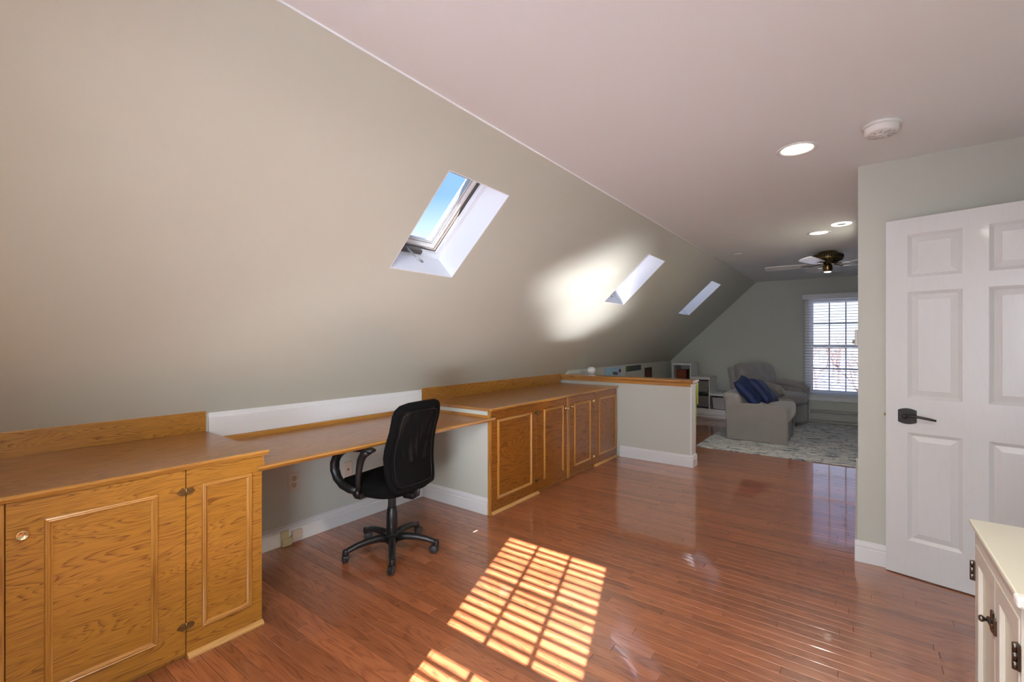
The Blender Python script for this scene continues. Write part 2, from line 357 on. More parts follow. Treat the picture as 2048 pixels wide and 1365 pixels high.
def inview(b):
    best = 0
    for xx in (b[0], (b[0] + b[1]) / 2, b[1]):
        p = Vector((xx, (b[2] + b[3]) / 2, 0)); d = p.dot(camF)
        if d > 0.3:
            u = 1024 + 920 * p.dot(camR) / d; v = 685 + 1242 / d
            if -60 < u < 2100 and v < 1420: best = max(best, 1 / d ** 2)
    return best
ranked = sorted(range(len(boards)), key=lambda i: -inview(boards[i]))
single = set(i for i in ranked[:288] if inview(boards[i]) > 0)
def tone_attr(me, tones):
    ca = me.color_attributes.new('tone', 'FLOAT_COLOR', 'CORNER'); arr = []
    for p, t in zip(me.polygons, tones): arr += list(t) * p.loop_total
    ca.data.foreach_set('color', arr)
rest = ([], [], [], [])
def rtone():
    return (random.random(), random.random(), random.betavariate(2.2, 2.2), 1)
for i, b in enumerate(boards):
    top, tf, ch, cf = board_geo(*b); tn = rtone()
    if i in single:
        me = bpy.data.meshes.new('board'); me.from_pydata(top + ch, [], tf + [tuple(k + 6 for k in f) for f in cf]); me.materials.append(M['floor'])
        me.polygons.foreach_set('use_smooth', [True, True] + [False] * 8); tone_attr(me, [tn] * 10); me.update()
        put(me, 'board', slab)
    else:
        V, Fc, Sm, T = rest; n0 = len(V); V += top + ch; Fc += [tuple(k + n0 for k in f) for f in tf] + [tuple(k + 6 + n0 for k in f) for f in cf]; Sm += [True, True] + [False] * 8; T += [tn] * 10
me = bpy.data.meshes.new('boards'); me.from_pydata(rest[0], [], rest[1]); me.materials.append(M['floor']); me.polygons.foreach_set('use_smooth', rest[2]); tone_attr(me, rest[3]); me.update()
put(me, 'distant_floor_boards', slab, kind='stuff')

# ------------------------------------------------------------------ shell
MB().box(EX - 0.0, 1.7, YN - 0.25, YF + 0.25, CH, CH + 0.16).build('ceiling', M['ceil'], kind='structure', label='flat off-white ceiling above the room', cat='ceiling')
MB().tube([(EX + .002, YN, CH - .001), (EX + .002, YF, CH - .001)], .005, 6).build('trim_2', M['ceil'], kind='structure', label='thin plaster ridge where the slope meets the flat ceiling', cat='trim')
SKY = [(1.697, 2.210), (4.505, 5.015), (7.02, 7.58)]; XT, XB = -1.678, -2.163
t0, t1, tend = tx(XT), tx(XB), tx(-3.35)
TH = 0.197
sl = MB()
def slab_piece(ta, tb, ya, yb):
    vs = [szt(t, yy, d) for d in (0, TH) for t in (ta, tb) for yy in (ya, yb)]
    sl.add(vs, [(0, 1, 3, 2), (4, 6, 7, 5), (0, 4, 5, 1), (2, 3, 7, 6), (0, 2, 6, 4), (1, 5, 7, 3)])
slab_piece(-0.16, t0, YN - 0.25, YF + 0.25); slab_piece(t1, tend, YN - 0.25, YF + 0.25)
ys = [YN - 0.25] + [q for s_ in SKY for q in s_] + [YF + 0.25]
for i in range(0, len(ys), 2): slab_piece(t0, t1, ys[i], ys[i + 1])
sl.build('wall_slope', M['slope'], kind='structure', label='long greige sloped wall under the roof with three skylights', cat='wall')
MB().box(XK - 0.1, XK, YN - 0.25, 5.2, 0, 0.935).build('wall_left', M['wall'], kind='structure', label='low knee wall beneath the slope behind the desk', cat='wall')
MB().prism([(-3.16, 0), (-3.0, 0), (-3.0, 0.985), (-3.16, 0.83)], 1, 5.2, YF).build('wall_left_far', M['wall'], kind='structure', label='low knee wall of the sitting room beyond the half wall', cat='wall')
def gable(name, y0, y1, wx0, wx1, wz0, wz1, label, xr=1.62):
    m = MB(); sx_ = lambda x: CH + 0.02 + SL * (min(x, EX) - EX) + 0.02
    m.prism([(-3.25, 0), (wx0, 0), (wx0, CH + 0.04), (EX, CH + 0.04), (-3.25, sx_(-3.25))], 1, y0, y1)
    m.box(wx1, xr, y0, y1, 0, CH + 0.04); m.box(wx0, wx1, y0, y1, 0, wz0); m.box(wx0, wx1, y0, y1, wz1, CH + 0.04)
    return m.build(name, M['wall'], kind='structure', label=label, cat='wall')
FX0, FX1, FZ0, FZ1 = -0.66, 0.115, 0.475, 2.075       # opening of the far window
NX0, NX1 = -0.905, -0.08
gable('wall_far', YF, YF + 0.14, FX0, FX1, FZ0, FZ1, 'grey-green gable wall at the far end with a window')
gable('wall_near', YN - 0.14, YN, NX0, NX1, 0.475, 2.075, 'gable wall behind the camera with a window')
m = MB(); m.box(0.0, 1.6, 3.56, 6.05, 0, CH + 0.02)
m.build('wall_right', M['wall'], kind='structure', label='greige wall block with a square corner behind the open white door', cat='wall')
m = MB(); m.box(XR, XR + 0.12, YN, 2.52, 0, CH + .02); m.box(XR, XR + 0.12, 3.34, 3.6, 0, CH + .02); m.box(XR, XR + 0.12, 2.5, 3.36, 2.09, CH + .02)
m.box(XR + 0.9, XR + 1.0, 2.2, 3.6, 0, CH + .02); m.box(XR + .1, XR + 1.0, 2.3, 2.4, 0, CH + .02); m.box(XR + .1, XR + 1.0, 2.3, 3.6, CH, CH + .1)
m.build('wall_right_doorway', M['wall'], kind='structure', label='right wall with the doorway beside the camera', cat='wall')
MB().box(1.5, 1.62, 6.0, YF + .1, 0, CH + .02).build('wall_right_far', M['wall'], kind='structure', label='right wall of the far sitting room', cat='wall')
# half wall
hw = MB().box(XK, -1.445, 5.125, 5.26, 0, 0.925).build('wall_partition', M['wall'], kind='structure', label='pale half wall with an oak cap between the two rooms', cat='wall')
m = MB(); m.cbox(XK + .0, -1.405, 5.075, 5.305, 0.916, 0.938, 0.006, seg=2)
m.cbox(XK + .0, -1.415, 5.092, 5.29, 0.902, 0.917, 0.005, seg=2); m.build('cap_rail', M['oak_x'], hw, label='oak cap')
m = MB(); m.box(XK + .0, -1.438, 5.108, 5.125, 0.868, 0.903); m.build('apron', M['oak_x'], hw, label='oak apron strip')
m = MB(); m.cbox(-1.445, -1.425, 5.11, 5.275, 0.872, 0.90, 0.006); m.box(-1.445, -1.43, 5.12, 5.265, 0.12, 0.88); m.build('end_trim', M['trim'], hw)

# baseboards: profile (offset from wall, z)
BP = [(0, 0), (0.016, 0), (0.016, 0.083), (0.010, 0.090), (0.0125, 0.098), (0.010, 0.112), (0.005, 0.118), (0.004, 0.126), (0, 0.128)]
def bb(mb, ax, a, b, wall, sgn, P=BP):
    """ax=1: runs along y, wall at x; ax=0: runs along x, wall at y"""
    mb.prism([(wall + sgn * o, z) for o, z in P], ax, a, b)
m = MB(); bb(m, 1, 1.06, 2.745, XK, 1); bb(m, 0, XK, -2.312, 2.762, -1)
m.build('baseboard_left', M['trim'], kind='structure', label='white baseboard round the knee space under the desk', cat='trim')
m = MB(); bb(m, 0, -2.25, -1.414, 5.125, -1); bb(m, 1, 5.125, 5.260, -1.430, 1); bb(m, 0, -2.9, -1.414, 5.26, 1)
m.build('baseboard_partition', M['trim'], kind='structure', label='white baseboard at the foot of the half wall', cat='trim')
m = MB(); bb(m, 0, -0.016, 0.92, 3.56, -1); bb(m, 1, 3.56, 6.05, 0.0, -1); bb(m, 0, -.016, 1.49, 6.05, 1)
m.build('baseboard_right', M['trim'], kind='structure', label='white baseboard round the wall corner beside the door', cat='trim')
m = MB(); bb(m, 1, 5.276, YF, -3.0, 1); bb(m, 0, -3.0, -0.72, YF, -1)
m.build('baseboard_far', M['trim'], kind='structure', label='white baseboard of the far sitting room', cat='trim')
# side of the far cabinet, painted like the wall
MB().box(XK, -2.312, 2.762, 2.79, 0, 0.808).build('wall_desk_end', M['wall'], kind='structure', label='white painted end panel closing the knee space at the far cabinet', cat='wall')
m = MB(); m.prism([(XK, 0.785), (XK + .012, 0.785), (XK + .012, 0.905), (XK + .006, 0.910), (XK + .006, 0.934), (XK, 0.934)], 1, 1.09, 2.74)
m.build('trim_1', M['trim'], kind='structure', label='white board with a grooved top edge above the back of the desk', cat='trim')

# ------------------------------------------------------------------ sash windows with blinds
def sash_window(name, x0, x1, z0, z1, yw, out, label, cols=3, muntin_mat=None):
    """double-hung window in the wall face at yw; out = +1 when outside is at +y"""
    w = empty(name, ((x0 + x1) / 2, yw, z0), 0, label, 'window', kind='structure')
    cx = (x0 + x1) / 2; hw_ = (x1 - x0) / 2; h = z1 - z0
    Y = lambda a: out * a
    def bx(mb, xa, xb, ya, yb, za, zb): mb.box(xa, xb, min(Y(ya), Y(yb)), max(Y(ya), Y(yb)), za, zb)
    cs = MB(); bx(cs, -hw_ - .062, -hw_, -.016, 0, -.02, h + .062); bx(cs, hw_, hw_ + .062, -.016, 0, -.02, h + .062); bx(cs, -hw_ - .062, hw_ + .062, -.018, 0, h, h + .064)
    cs.build('casing', M['trim'], w)
    st = MB(); bx(st, -hw_ - .085, hw_ + .085, -.062, .03, -.024, 0.0); bx(st, -hw_ - .062, hw_ + .062, -.016, 0, -.09, -.024); bx(st, -hw_ - .07, hw_ + .07, -.03, 0, -.105, -.088)
    st.build('sill', M['trim'], w)
    fr = MB(); bx(fr, -hw_, -hw_ + .02, 0, .14, 0, h); bx(fr, hw_ - .02, hw_, 0, .14, 0, h); bx(fr, -hw_, hw_, 0, .14, 0, .02); bx(fr, -hw_, hw_, 0, .14, h - .02, h)
    fr.build('window_frame', M['trim'], w)
    zm = h * 0.5 + .005
    for nm, za, zb, ya in (('lower_sash', .02, zm + .03, .045), ('upper_sash', zm - .02, h - .02, .085)):
        s = MB(); r = .03; top = .035 if nm == 'upper_sash' else .048; bot = .05
        bx(s, -hw_ + .02, -hw_ + .02 + r, ya, ya + .03, za, zb); bx(s, hw_ - .02 - r, hw_ - .02, ya, ya + .03, za, zb)
        bx(s, -hw_ + .02 + r, hw_ - .02 - r, ya, ya + .03, za, za + bot); bx(s, -hw_ + .02 + r, hw_ - .02 - r, ya, ya + .03, zb - top, zb)
        so = s.build(nm, M['trim'], w)
        gx0, gx1, gz0, gz1 = -hw_ + .02 + r, hw_ - .02 - r, za + bot, zb - top
        for k in range(1, cols):
            g = MB(); c = gx0 + (gx1 - gx0) * k / cols; bx(g, c - .009, c + .009, ya + .006, ya + .026, gz0, gz1); g.build('muntin', muntin_mat or M['trim'], so)
        g = MB(); c = (gz0 + gz1) / 2; bx(g, gx0, gx1, ya + .007, ya + .025, c - .009, c + .009); g.build('muntin', muntin_mat or M['trim'], so)
        g = MB(); bx(g, gx0, gx1, ya + .013, ya + .017, gz0, gz1); g.build('pane', M['dimmed_glass' if muntin_mat else 'glass'], so)
    return w
def blind(x0, x1, z0, z1, y, inward, label, tilt, pitch=0.047):
    b = empty('window_blind', ((x0 + x1) / 2, y, z1), 0, label, 'blind')
    hw_ = (x1 - x0) / 2
    m = MB(); m.cbox(-hw_ - .008, hw_ + .008, -.03, .03, -.085, 0, .006); m.cbox(-hw_ - .014, hw_ + .014, -.036, .036, -.012, .004, .004); m.build('valance', M['trim'], b)
    s = MB(); n = 6
    prof = [(-.025 + .05 * k / n, .0016 * (1 - ((k - n / 2) / (n / 2)) ** 2)) for k in range(n + 1)]
    s.prism(prof + [(q, z - .0022) for q, z in reversed(prof)], 0, -hw_, hw_)
    me = s.mesh('slat', M['slat']); z = -.105; cnt = 0
    while z > -(z1 - z0) + .03:
        put(me, 'slat', b, (0, 0, z), (R(tilt), 0, 0)); z -= pitch; cnt += 1
    MB().cbox(-hw_, hw_, -.025, .025, -(z1 - z0), -(z1 - z0) + .018, .004).build('bottom_rail', M['trim'], b)
    for xx in (-hw_ + .11, hw_ - .11):
        c = MB()
        for yy in (-.027, .027): c.box(xx - .0012, xx + .0012, yy - .0012, yy + .0012, -(z1 - z0), -.03)
        c.build('ladder_cord', M['trim'], b)
    w = MB().tube([(-hw_ + .07, inward * .045, -.08), (-hw_ + .07, inward * .045, -.78)], .004, 6); w.build('tilt_wand', M['white_p'], b)
    return b
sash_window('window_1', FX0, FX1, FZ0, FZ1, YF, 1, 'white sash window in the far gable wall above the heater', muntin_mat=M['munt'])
sash_window('window_2', NX0, NX1, 0.475, 2.075, YN, -1, 'white sash window in the gable wall behind the camera')
blind(-0.752, 0.20, 0.462, 2.155, YF - .055, -1, 'white slatted blind hanging over the far window, slats open', 11)
blind(NX0 - .09, NX1 + .09, 0.462, 2.155, YN + .055, 1, 'white slatted blind on the window behind the camera, slats tilted open', -15, .048)

# ------------------------------------------------------------------ skylights
def skylight(idx, ya, yb, label):
    w = empty('window_%d' % idx, S((XT + XB) / 2, (ya + yb) / 2), 0, label, 'skylight', kind='structure')
    w.rotation_euler = (0, -ANG, 0)      # local x up the slope, z outward
    L_ = (t1 - t0) / 2; Wd = (yb - ya) / 2
    def frame(mb, d0, d1, i0, i1):
        """rectangular ring between insets i0 (outer) and i1 (inner), height d0..d1"""
        a, b_, c, d = L_ - i0, Wd - i0, L_ - i1, Wd - i1
        mb.box(-a, -c, -b_, b_, d0, d1); mb.box(c, a, -b_, b_, d0, d1); mb.box(-c, c, -b_, -d, d0, d1); mb.box(-c, c, d, b_, d0, d1)
    m = MB(); frame(m, 0.0005, TH + .01, 0.0, 0.006); m.build('shaft_lining', M['shaft'], w)
    m = MB(); frame(m, TH - .012, TH + .055, .006, .036); 
    for s_ in (-1, 1): m.tube([(-L_ + .02, s_ * (Wd - .034), TH + .01), (L_ - .02, s_ * (Wd - .034), TH + .01)], .009, 8); m.tube([(s_ * (L_ - .034), -Wd + .02, TH + .01), (s_ * (L_ - .034), Wd - .02, TH + .01)], .009, 8)
    m.build('curb', M['shaft'], w)
    m = MB(); frame(m, TH + .02, TH + .065, .036, .048); m.build('gasket', M['antique_k'], w)
    m = MB(); frame(m, TH + .035, TH + .085, .047, .062); frame(m, TH + .050, TH + .085, .062, .090); m.build('sash', M['white_p'], w)
    m = MB(); frame(m, TH + .048, TH + .056, .074, .079); frame(m, TH + .048, TH + .075, .090, .094); m.build('glazing_bead', M['steel'], w)
    MB().box(-L_ + .09, L_ - .09, -Wd + .09, Wd - .09, TH + .072, TH + .078).build('pane', M['glass'], w)
    m = MB(); frame(m, TH, TH + .10, -.06, .0); frame(m, TH + .085, TH + .10, -.06, .08); m.build('outer_flashing', M['steel'], w)
    # crank operator on the lower curb
    op = MB(); op.cbox(-L_ + .012, -L_ + .046, -.10, .085, TH - .02, TH + .022, .006); o = op.build('crank_operator', M['antique_k'], w)
    cr_ = MB(); cr_.tube([(-L_ + .045, -.045, TH - .008), (-L_ + .042, -.04, TH - .03), (-L_ + .038, -.012, TH - .085), (-L_ + .036, -.002, TH - .105), (-L_ + .034, .016, TH - .112)], [.006, .006, .0055, .006, .007], 8)
    cr_.tube([(-L_ + .036, -.002, TH - .105), (-L_ + .03, .028, TH - .118)], .007, 8); cr_.build('crank_handle', M['steel'], o)
    return w
M['antique_k'] = plain('dark_gasket', (0.10, 0.09, 0.075), 0.6)
skylight(3, *SKY[0], 'nearest skylight in the slope, blue sky and a crank handle visible')
skylight(4, *SKY[1], 'middle skylight in the slope, beside the bright patch')
skylight(5, *SKY[2], 'farthest and smallest-looking skylight in the slope')

# ------------------------------------------------------------------ six panel door
dd = Vector((0.9747, -0.2235, 0)); DA = math.atan2(dd.y, dd.x)
door = empty('door_1', (0.132, 3.508, 0), DA, 'open white six-panel door with a black lever, in front of the right wall', 'door', kind='structure')
DWd, DH, DT = 0.80, 2.062, 0.035
cols = [(0.098, 0.326), (0.425, 0.655)]; rows = [(0.21, 0.832), (1.026, 1.640), (1.722, 1.968)]
m = MB(); zc = [0.006, rows[0][0], rows[0][1], rows[1][0], rows[1][1], rows[2][0], rows[2][1], DH]; xc = [0, cols[0][0], cols[0][1], cols[1][0], cols[1][1], DWd]
for i in range(5):
    for j in range(7):
        if i in (1, 3) and j in (1, 3, 5): m.box(xc[i], xc[i + 1], .010, DT - .010, zc[j], zc[j + 1])
        else: m.box(xc[i], xc[i + 1], 0, DT, zc[j], zc[j + 1])
m.build('door_slab', M['door'], door)
def frustum(mb, x0, x1, z0, z1, ya, yb, ins):
    mb.add([(x0, ya, z0), (x1, ya, z0), (x1, ya, z1), (x0, ya, z1), (x0 + ins, yb, z0 + ins), (x1 - ins, yb, z0 + ins), (x1 - ins, yb, z1 - ins), (x0 + ins, yb, z1 - ins)],
           [(4, 5, 6, 7), (0, 1, 5, 4), (1, 2, 6, 5), (2, 3, 7, 6), (3, 0, 4, 7)])
for cx0, cx1 in cols:
    for rz0, rz1 in rows:
        m = MB()
        frustum(m, cx0 + .018, cx1 - .018, rz0 + .018, rz1 - .018, .010, .003, .030)
        # sticking around the panel
        for (a0, a1, b0, b1) in ((cx0, cx0 + .018, rz0, rz1), (cx1 - .018, cx1, rz0, rz1)):
            out_first = a0 == cx0
            m.add([(a0 if out_first else a1, 0, b0), (a0 if out_first else a1, 0, b1), (a1 if out_first else a0, .010, b1 - .018), (a1 if out_first else a0, .010, b0 + .018)], [(0, 1, 2, 3)])
        m.add([(cx0, 0, rz0), (cx1, 0, rz0), (cx1 - .018, .010, rz0 + .018), (cx0 + .018, .010, rz0 + .018)], [(0, 1, 2, 3)])
        m.add([(cx0, 0, rz1), (cx1, 0, rz1), (cx1 - .018, .010, rz1 - .018), (cx0 + .018, .010, rz1 - .018)], [(0, 1, 2, 3)])
        m.build('raised_panel', M['door'], door)
m = MB(); pts = []
for k in range(9): q = -1 + k / 4; pts.append((.098 + .041 * q, .925 + .034 + .011 * (1 - q * q)))
for k in range(9): q = 1 - k / 4; pts.append((.098 + .041 * q, .925 - .034 - .011 * (1 - q * q)))
m.prism(pts, 1, -.009, 0); m.prism([(0.098 + (x_ - .098) * .9, .925 + (z_ - .925) * .9) for x_, z_ in pts], 1, -.012, -.008)
hl = m.build('handle_plate', M['bronze'], door)
m = MB(); m.lathe([(.015, 0), (.015, .018), (.012, .024), (.009, .05), (0, .05)], M=Matrix.Translation((.092, -.009, .925)) @ Matrix.Rotation(R(90), 4, 'X'), n=16)
m.tube([(.090, -.052, .926), (.12, -.056, .933), (.16, -.055, .929), (.205, -.052, .922), (.228, -.050, .918)], [.009, .008, .0075, .007, .005], 10, flat=[.007, .005, .0045, .0045, .004]); m.build('lever', M['bronze'], hl)
m = MB(); m.box(-.001, .001, .006, .029, .89, .955); m.box(-.012, 0, .012, .023, .915, .93); m.build('latch', M['antique'], door)
for hz in (.22, 1.05, 1.86):
    MB().tube([(DWd + .004, .0, hz - .045), (DWd + .004, .0, hz + .045)], .006, 8).build('hinge', M['bronze'], door)

# ------------------------------------------------------------------ oak built-ins
XF = -2.29
def moulding(x0, outer, inner=.022, mat=None, missing=(), vert=None):
    """picture-frame moulding on a face x = x0 (proud to +x); outer = (y0, y1, z0, z1)"""
    y0, y1, z0, z1 = outer; w = inner
    prof = [(0, 0), (0.002, .010), (.006, .012), (.009, .0095), (.013, .012), (.017, .006), (.022, .003), (.022, 0)]
    res = []
    def strip(a, b, na, nb, mitre):
        """a, b outer corners (y,z); na, nb inward diagonals"""
        m = MB(); vs = []
        for (o, h) in prof:
            vs.append((x0 + h, a[0] + na[0] * o, a[1] + na[1] * o))
        for (o, h) in prof:
            vs.append((x0 + h, b[0] + nb[0] * o, b[1] + nb[1] * o))
        n = len(prof); m.add(vs, [(i, i + 1, n + i + 1, n + i) for i in range(n - 1)] + [tuple(range(n)), tuple(range(n, 2 * n))]); return m
    if 'top' not in missing: res.append((strip((y0, z1), (y1, z1), (1, -1), (-1, -1), 1), M['oak_edge']))
    if 'bottom' not in missing: res.append((strip((y0, z0), (y1, z0), (1, 1), (-1, 1), 1), M['oak_edge']))
    res.append((strip((y0, z0), (y0, z1), (1, 1), (1, -1), 1), M['oak_z'])); res.append((strip((y1, z0), (y1, z1), (-1, 1), (-1, -1), 1), M['oak_z']))
    return res
def butterfly(parent, x0, y, z, mat, s=1.0):
    """brass butterfly hinge with leaf-shaped wings on face x = x0"""
    m = MB(); P = [(0, -.016), (.006, -.013), (.012, -.018), (.020, -.013), (.026, -.010), (.034, 0), (.026, .010), (.020, .013), (.012, .018), (.006, .013), (0, .016)]
    for sg in (-1, 1): m.prism([(y + sg * a * s, z + b * s) for a, b in P], 0, x0, x0 + .002)
    m.tube([(x0 + .003, y, z - .017 * s), (x0 + .003, y, z + .017 * s)], .003, 8)
    for sg in (-1, 1):
        for b_ in (-.008, .008): m.lathe([(.003, 0), (.002, .0012), (0, .0014)], M=Matrix.Translation((x0 + .002, y + sg * .016 * s, z + b_)) @ Matrix.Rotation(R(90), 4, 'Y'), n=8)
    return m.build('hinge', mat, parent)
def knob(parent, x0, y, z, s=1.0, mat=None):
    m = MB(); m.lathe([(.011 * s, 0), (.011 * s, .002), (.006 * s, .005), (.005 * s, .014), (.010 * s, .018), (.0155 * s, .022), (.0165 * s, .026), (.0155 * s, .029), (.013 * s, .030), (.012 * s, .0285), (0, .029)],
                     M=Matrix.Translation((x0, y, z)) @ Matrix.Rotation(R(90), 4, 'Y'), n=24)
    return m.build('knob', mat or M['brass'], parent)
def shoe(parent, y0, y1):
    m = MB(); m.prism([(XF, 0), (XF + .019, 0), (XF + .019, .006), (XF + .012, .015), (XF + .003, .020), (XF, .020)], 1, y0, y1); m.build('shoe_moulding', M['oak_raw'], parent, label='pale oak shoe moulding')
# near cabinet
nc = empty('oak_cabinet', (0, 0, 0), 0, 'honey oak built-in cabinet in the corner nearest the camera, one wide door', 'cabinet')
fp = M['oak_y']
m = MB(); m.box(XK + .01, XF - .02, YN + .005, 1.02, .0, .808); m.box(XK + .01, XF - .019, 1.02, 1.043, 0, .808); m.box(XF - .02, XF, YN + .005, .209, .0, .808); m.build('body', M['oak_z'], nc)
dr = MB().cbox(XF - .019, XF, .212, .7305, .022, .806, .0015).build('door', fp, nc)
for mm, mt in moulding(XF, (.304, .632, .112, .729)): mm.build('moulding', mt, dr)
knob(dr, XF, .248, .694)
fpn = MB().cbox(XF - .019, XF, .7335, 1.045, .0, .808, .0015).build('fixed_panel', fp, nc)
for mm, mt in moulding(XF, (.790, .997, .108, .735)): mm.build('moulding', mt, fpn)
butterfly(fpn, XF, .732, .712, M['antique']); butterfly(fpn, XF, .732, .138, M['antique'])
shoe(nc, .736, 1.047); 
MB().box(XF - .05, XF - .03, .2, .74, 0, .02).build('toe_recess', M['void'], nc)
def counter(name, y0, y1, label, endover):
    t = empty(name, (0, 0, 0), 0, label, 'worktop')
    MB().cbox(XK + .001, XF + .004, y0, y1 + endover, .809, .832, .001).build('top_panel', M['oak_top'], t)
    m = MB(); P = [(XF + .004, .808), (XF + .012, .808), (XF + .016, .812), (XF + .020, .818), (XF + .026, .823), (XF + .026, .829), (XF + .021, .833), (XF + .004, .833)]
    m.prism(P, 1, y0, y1 + endover + .0); m.build('front_nosing', M['oak_edge'], t)
    return t
ct = counter('oak_worktop', YN + .003, 1.045, 'oak worktop with upstand on the cabinet nearest the camera', .022)
UP = [(XK + .001, .8325), (XK + .021, .8325), (XK + .021, .944), (XK + .018, .950), (XK + .014, .948), (XK + .001, .929)]
m = MB(); m.prism(UP, 1, YN + .003, 1.071); m.build('upstand', M['oak_y'], ct)
# far cabinet
fc = empty('oak_cabinet', (0, 0, 0), 0, 'honey oak built-in cabinet, toned as dimly lit, with two doors against the half wall', 'cabinet')
m = MB(); m.box(XK + .01, XF - .02, 2.795, 5.10, .0, .800); m.build('body', M['oak_z'], fc)
MB().box(XF - .022, XF + .001, 2.758, 2.776, 0, .806).build('corner_strip', M['oak_z'], fc, label='pale oak edge strip')
FP = M['oak_shaded']
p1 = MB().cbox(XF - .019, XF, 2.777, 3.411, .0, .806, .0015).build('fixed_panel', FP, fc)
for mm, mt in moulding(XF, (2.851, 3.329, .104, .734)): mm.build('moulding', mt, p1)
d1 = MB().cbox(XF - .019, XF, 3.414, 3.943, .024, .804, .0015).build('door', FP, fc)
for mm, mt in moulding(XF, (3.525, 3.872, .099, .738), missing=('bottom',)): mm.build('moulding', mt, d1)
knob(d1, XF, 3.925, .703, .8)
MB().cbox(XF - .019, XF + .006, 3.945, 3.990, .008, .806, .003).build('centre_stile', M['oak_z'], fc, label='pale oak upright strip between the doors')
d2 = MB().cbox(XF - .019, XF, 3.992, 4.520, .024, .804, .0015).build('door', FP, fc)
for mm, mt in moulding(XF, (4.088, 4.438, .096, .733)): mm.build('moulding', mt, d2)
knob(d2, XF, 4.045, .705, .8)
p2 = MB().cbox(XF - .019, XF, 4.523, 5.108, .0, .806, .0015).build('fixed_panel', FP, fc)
for mm, mt in moulding(XF, (4.640, 5.085, .098, .735)): mm.build('moulding', mt, p2)
for yy, zz in ((3.4125, .722), (3.4125, .120)): butterfly(p1, XF, yy, zz, M['antique'])
for yy, zz in ((4.5215, .712), (4.5215, .108)): butterfly(p2, XF, yy, zz, M['brass'])
shoe(fc, 2.777, 3.43); shoe(fc, 4.523, 5.108)
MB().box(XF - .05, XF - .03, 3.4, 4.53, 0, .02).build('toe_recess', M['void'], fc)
ct2 = counter('oak_worktop', 2.752, 5.107, 'long oak worktop with upstand running up to the half wall', 0)
m = MB(); m.prism(UP, 1, 2.750, 5.07); m.build('upstand', M['oak_y'], ct2)
# desk
dk = empty('desk_top', (0, 0, 0), 0, 'fixed oak desk top spanning between the two oak cabinets', 'desk')
m = MB(); m.box(XK + .001, XF, 1.047, 2.757, .735, .757); m.build('top_panel', M['oak_top'], dk)
m = MB(); m.prism([(XF, .733), (XF + .008, .733), (XF + .014, .738), (XF + .026, .750), (XF + .022, .757), (XF, .760)], 1, 1.02, 2.80); m.build('front_nosing', M['oak_edge'], dk)
m = MB(); m.prism([(XK + .001, .757), (XK + .022, .757), (XK + .020, .777), (XK + .015, .784), (XK + .001, .784)], 1, 1.047, 2.757); m.build('back_strip', M['oak_edge'], dk)
m = MB(); m.box(XK + .02, XF - .005, 2.744, 2.757, .757, .778); m.build('side_strip', M['oak_x'], dk); m = MB(); m.box(XK + .02, XF - .005, 1.047, 1.060, .757, .778); m.build('side_strip', M['oak_x'], dk)
m = MB(); m.box(XF - .004, XF + .0, 1.045, 1.052, .76, .807); m.build('corner_bead', M['oak_z'], dk)

# ------------------------------------------------------------------ outlets and boxes on the knee wall
def plate(name, y0, y1, z0, z1, label, cat, mat):
    o = empty(name, (XK, (y0 + y1) / 2, (z0 + z1) / 2), 0, label, cat)
    hy, hz = (y1 - y0) / 2, (z1 - z0) / 2; m = MB(); m.cbox(0, .006, -hy, hy, -hz, hz, .003); m.build('cover_plate', mat, o); return o
o = plate('wall_outlet', 1.563, 1.643, .342, .466, 'white duplex power outlet on the knee wall under the desk', 'outlet', M['ivory'])
for zz in (.022, -.022):
    m = MB(); m.lathe([(.0175, 0), (.017, .003), (0, .003)], M=Matrix.Translation((.006, 0, zz)) @ Matrix.Rotation(R(90), 4, 'Y'), n=20); r_ = m.build('receptacle', M['beige'], o)
    m = MB(); m.box(.0088, .0096, -.008, -.0055, zz - .001, zz + .008); m.box(.0088, .0096, .0055, .008, zz - .001, zz + .008); m.box(.0088, .0096, -.0025, .0025, zz - .011, zz - .006); m.build('slots', M['void'], r_)
o = plate('cable_plate', 1.884, 1.955, .338, .455, 'blank almond wall plate, the left of the pair behind the chair arm', 'wall plate', M['ivory'])
for a in (-.02, .02):
    for b_ in (-.035, .035): m = MB(); m.lathe([(.004, 0), (0, .002)], M=Matrix.Translation((.006, a, b_)) @ Matrix.Rotation(R(90), 4, 'Y'), n=8); m.build('screw', M['antique'], o)
o = plate('phone_jack', 1.980, 2.055, .338, .455, 'almond phone jack plate with a centre socket seen through the chair arm', 'wall plate', M['ivory'])
m = MB(); m.lathe([(.008, 0), (.008, .003), (.003, .003), (0, 0.001)], M=Matrix.Translation((.006, 0, 0)) @ Matrix.Rotation(R(90), 4, 'Y'), n=14); m.build('socket', M['antique'], o)
o = empty('surface_jack', (XK + .016, 1.61, .052), 0, 'tan surface-mounted jack box on the baseboard, the upper right of two', 'jack box')
MB().cbox(0, .028, -.034, .034, -.032, .033, .006, seg=2).build('housing', M['ivory'], o)
o = empty('cable_box', (XK + .016, 1.535, .0), 0, 'yellowed wall jack with a boxy plug hanging down at the baseboard', 'jack box')
MB().cbox(0, .010, -.030, .026, .045, .097, .003).build('housing', M['beige'], o)
MB().cbox(.004, .034, -.030, .036, .001, .048, .004).build('plug', M['beige'], o)
MB().tube([(.008, .03, .045), (.012, .045, .06), (.01, .05, .075)], .002, 6).build('wire', M['void'], o)

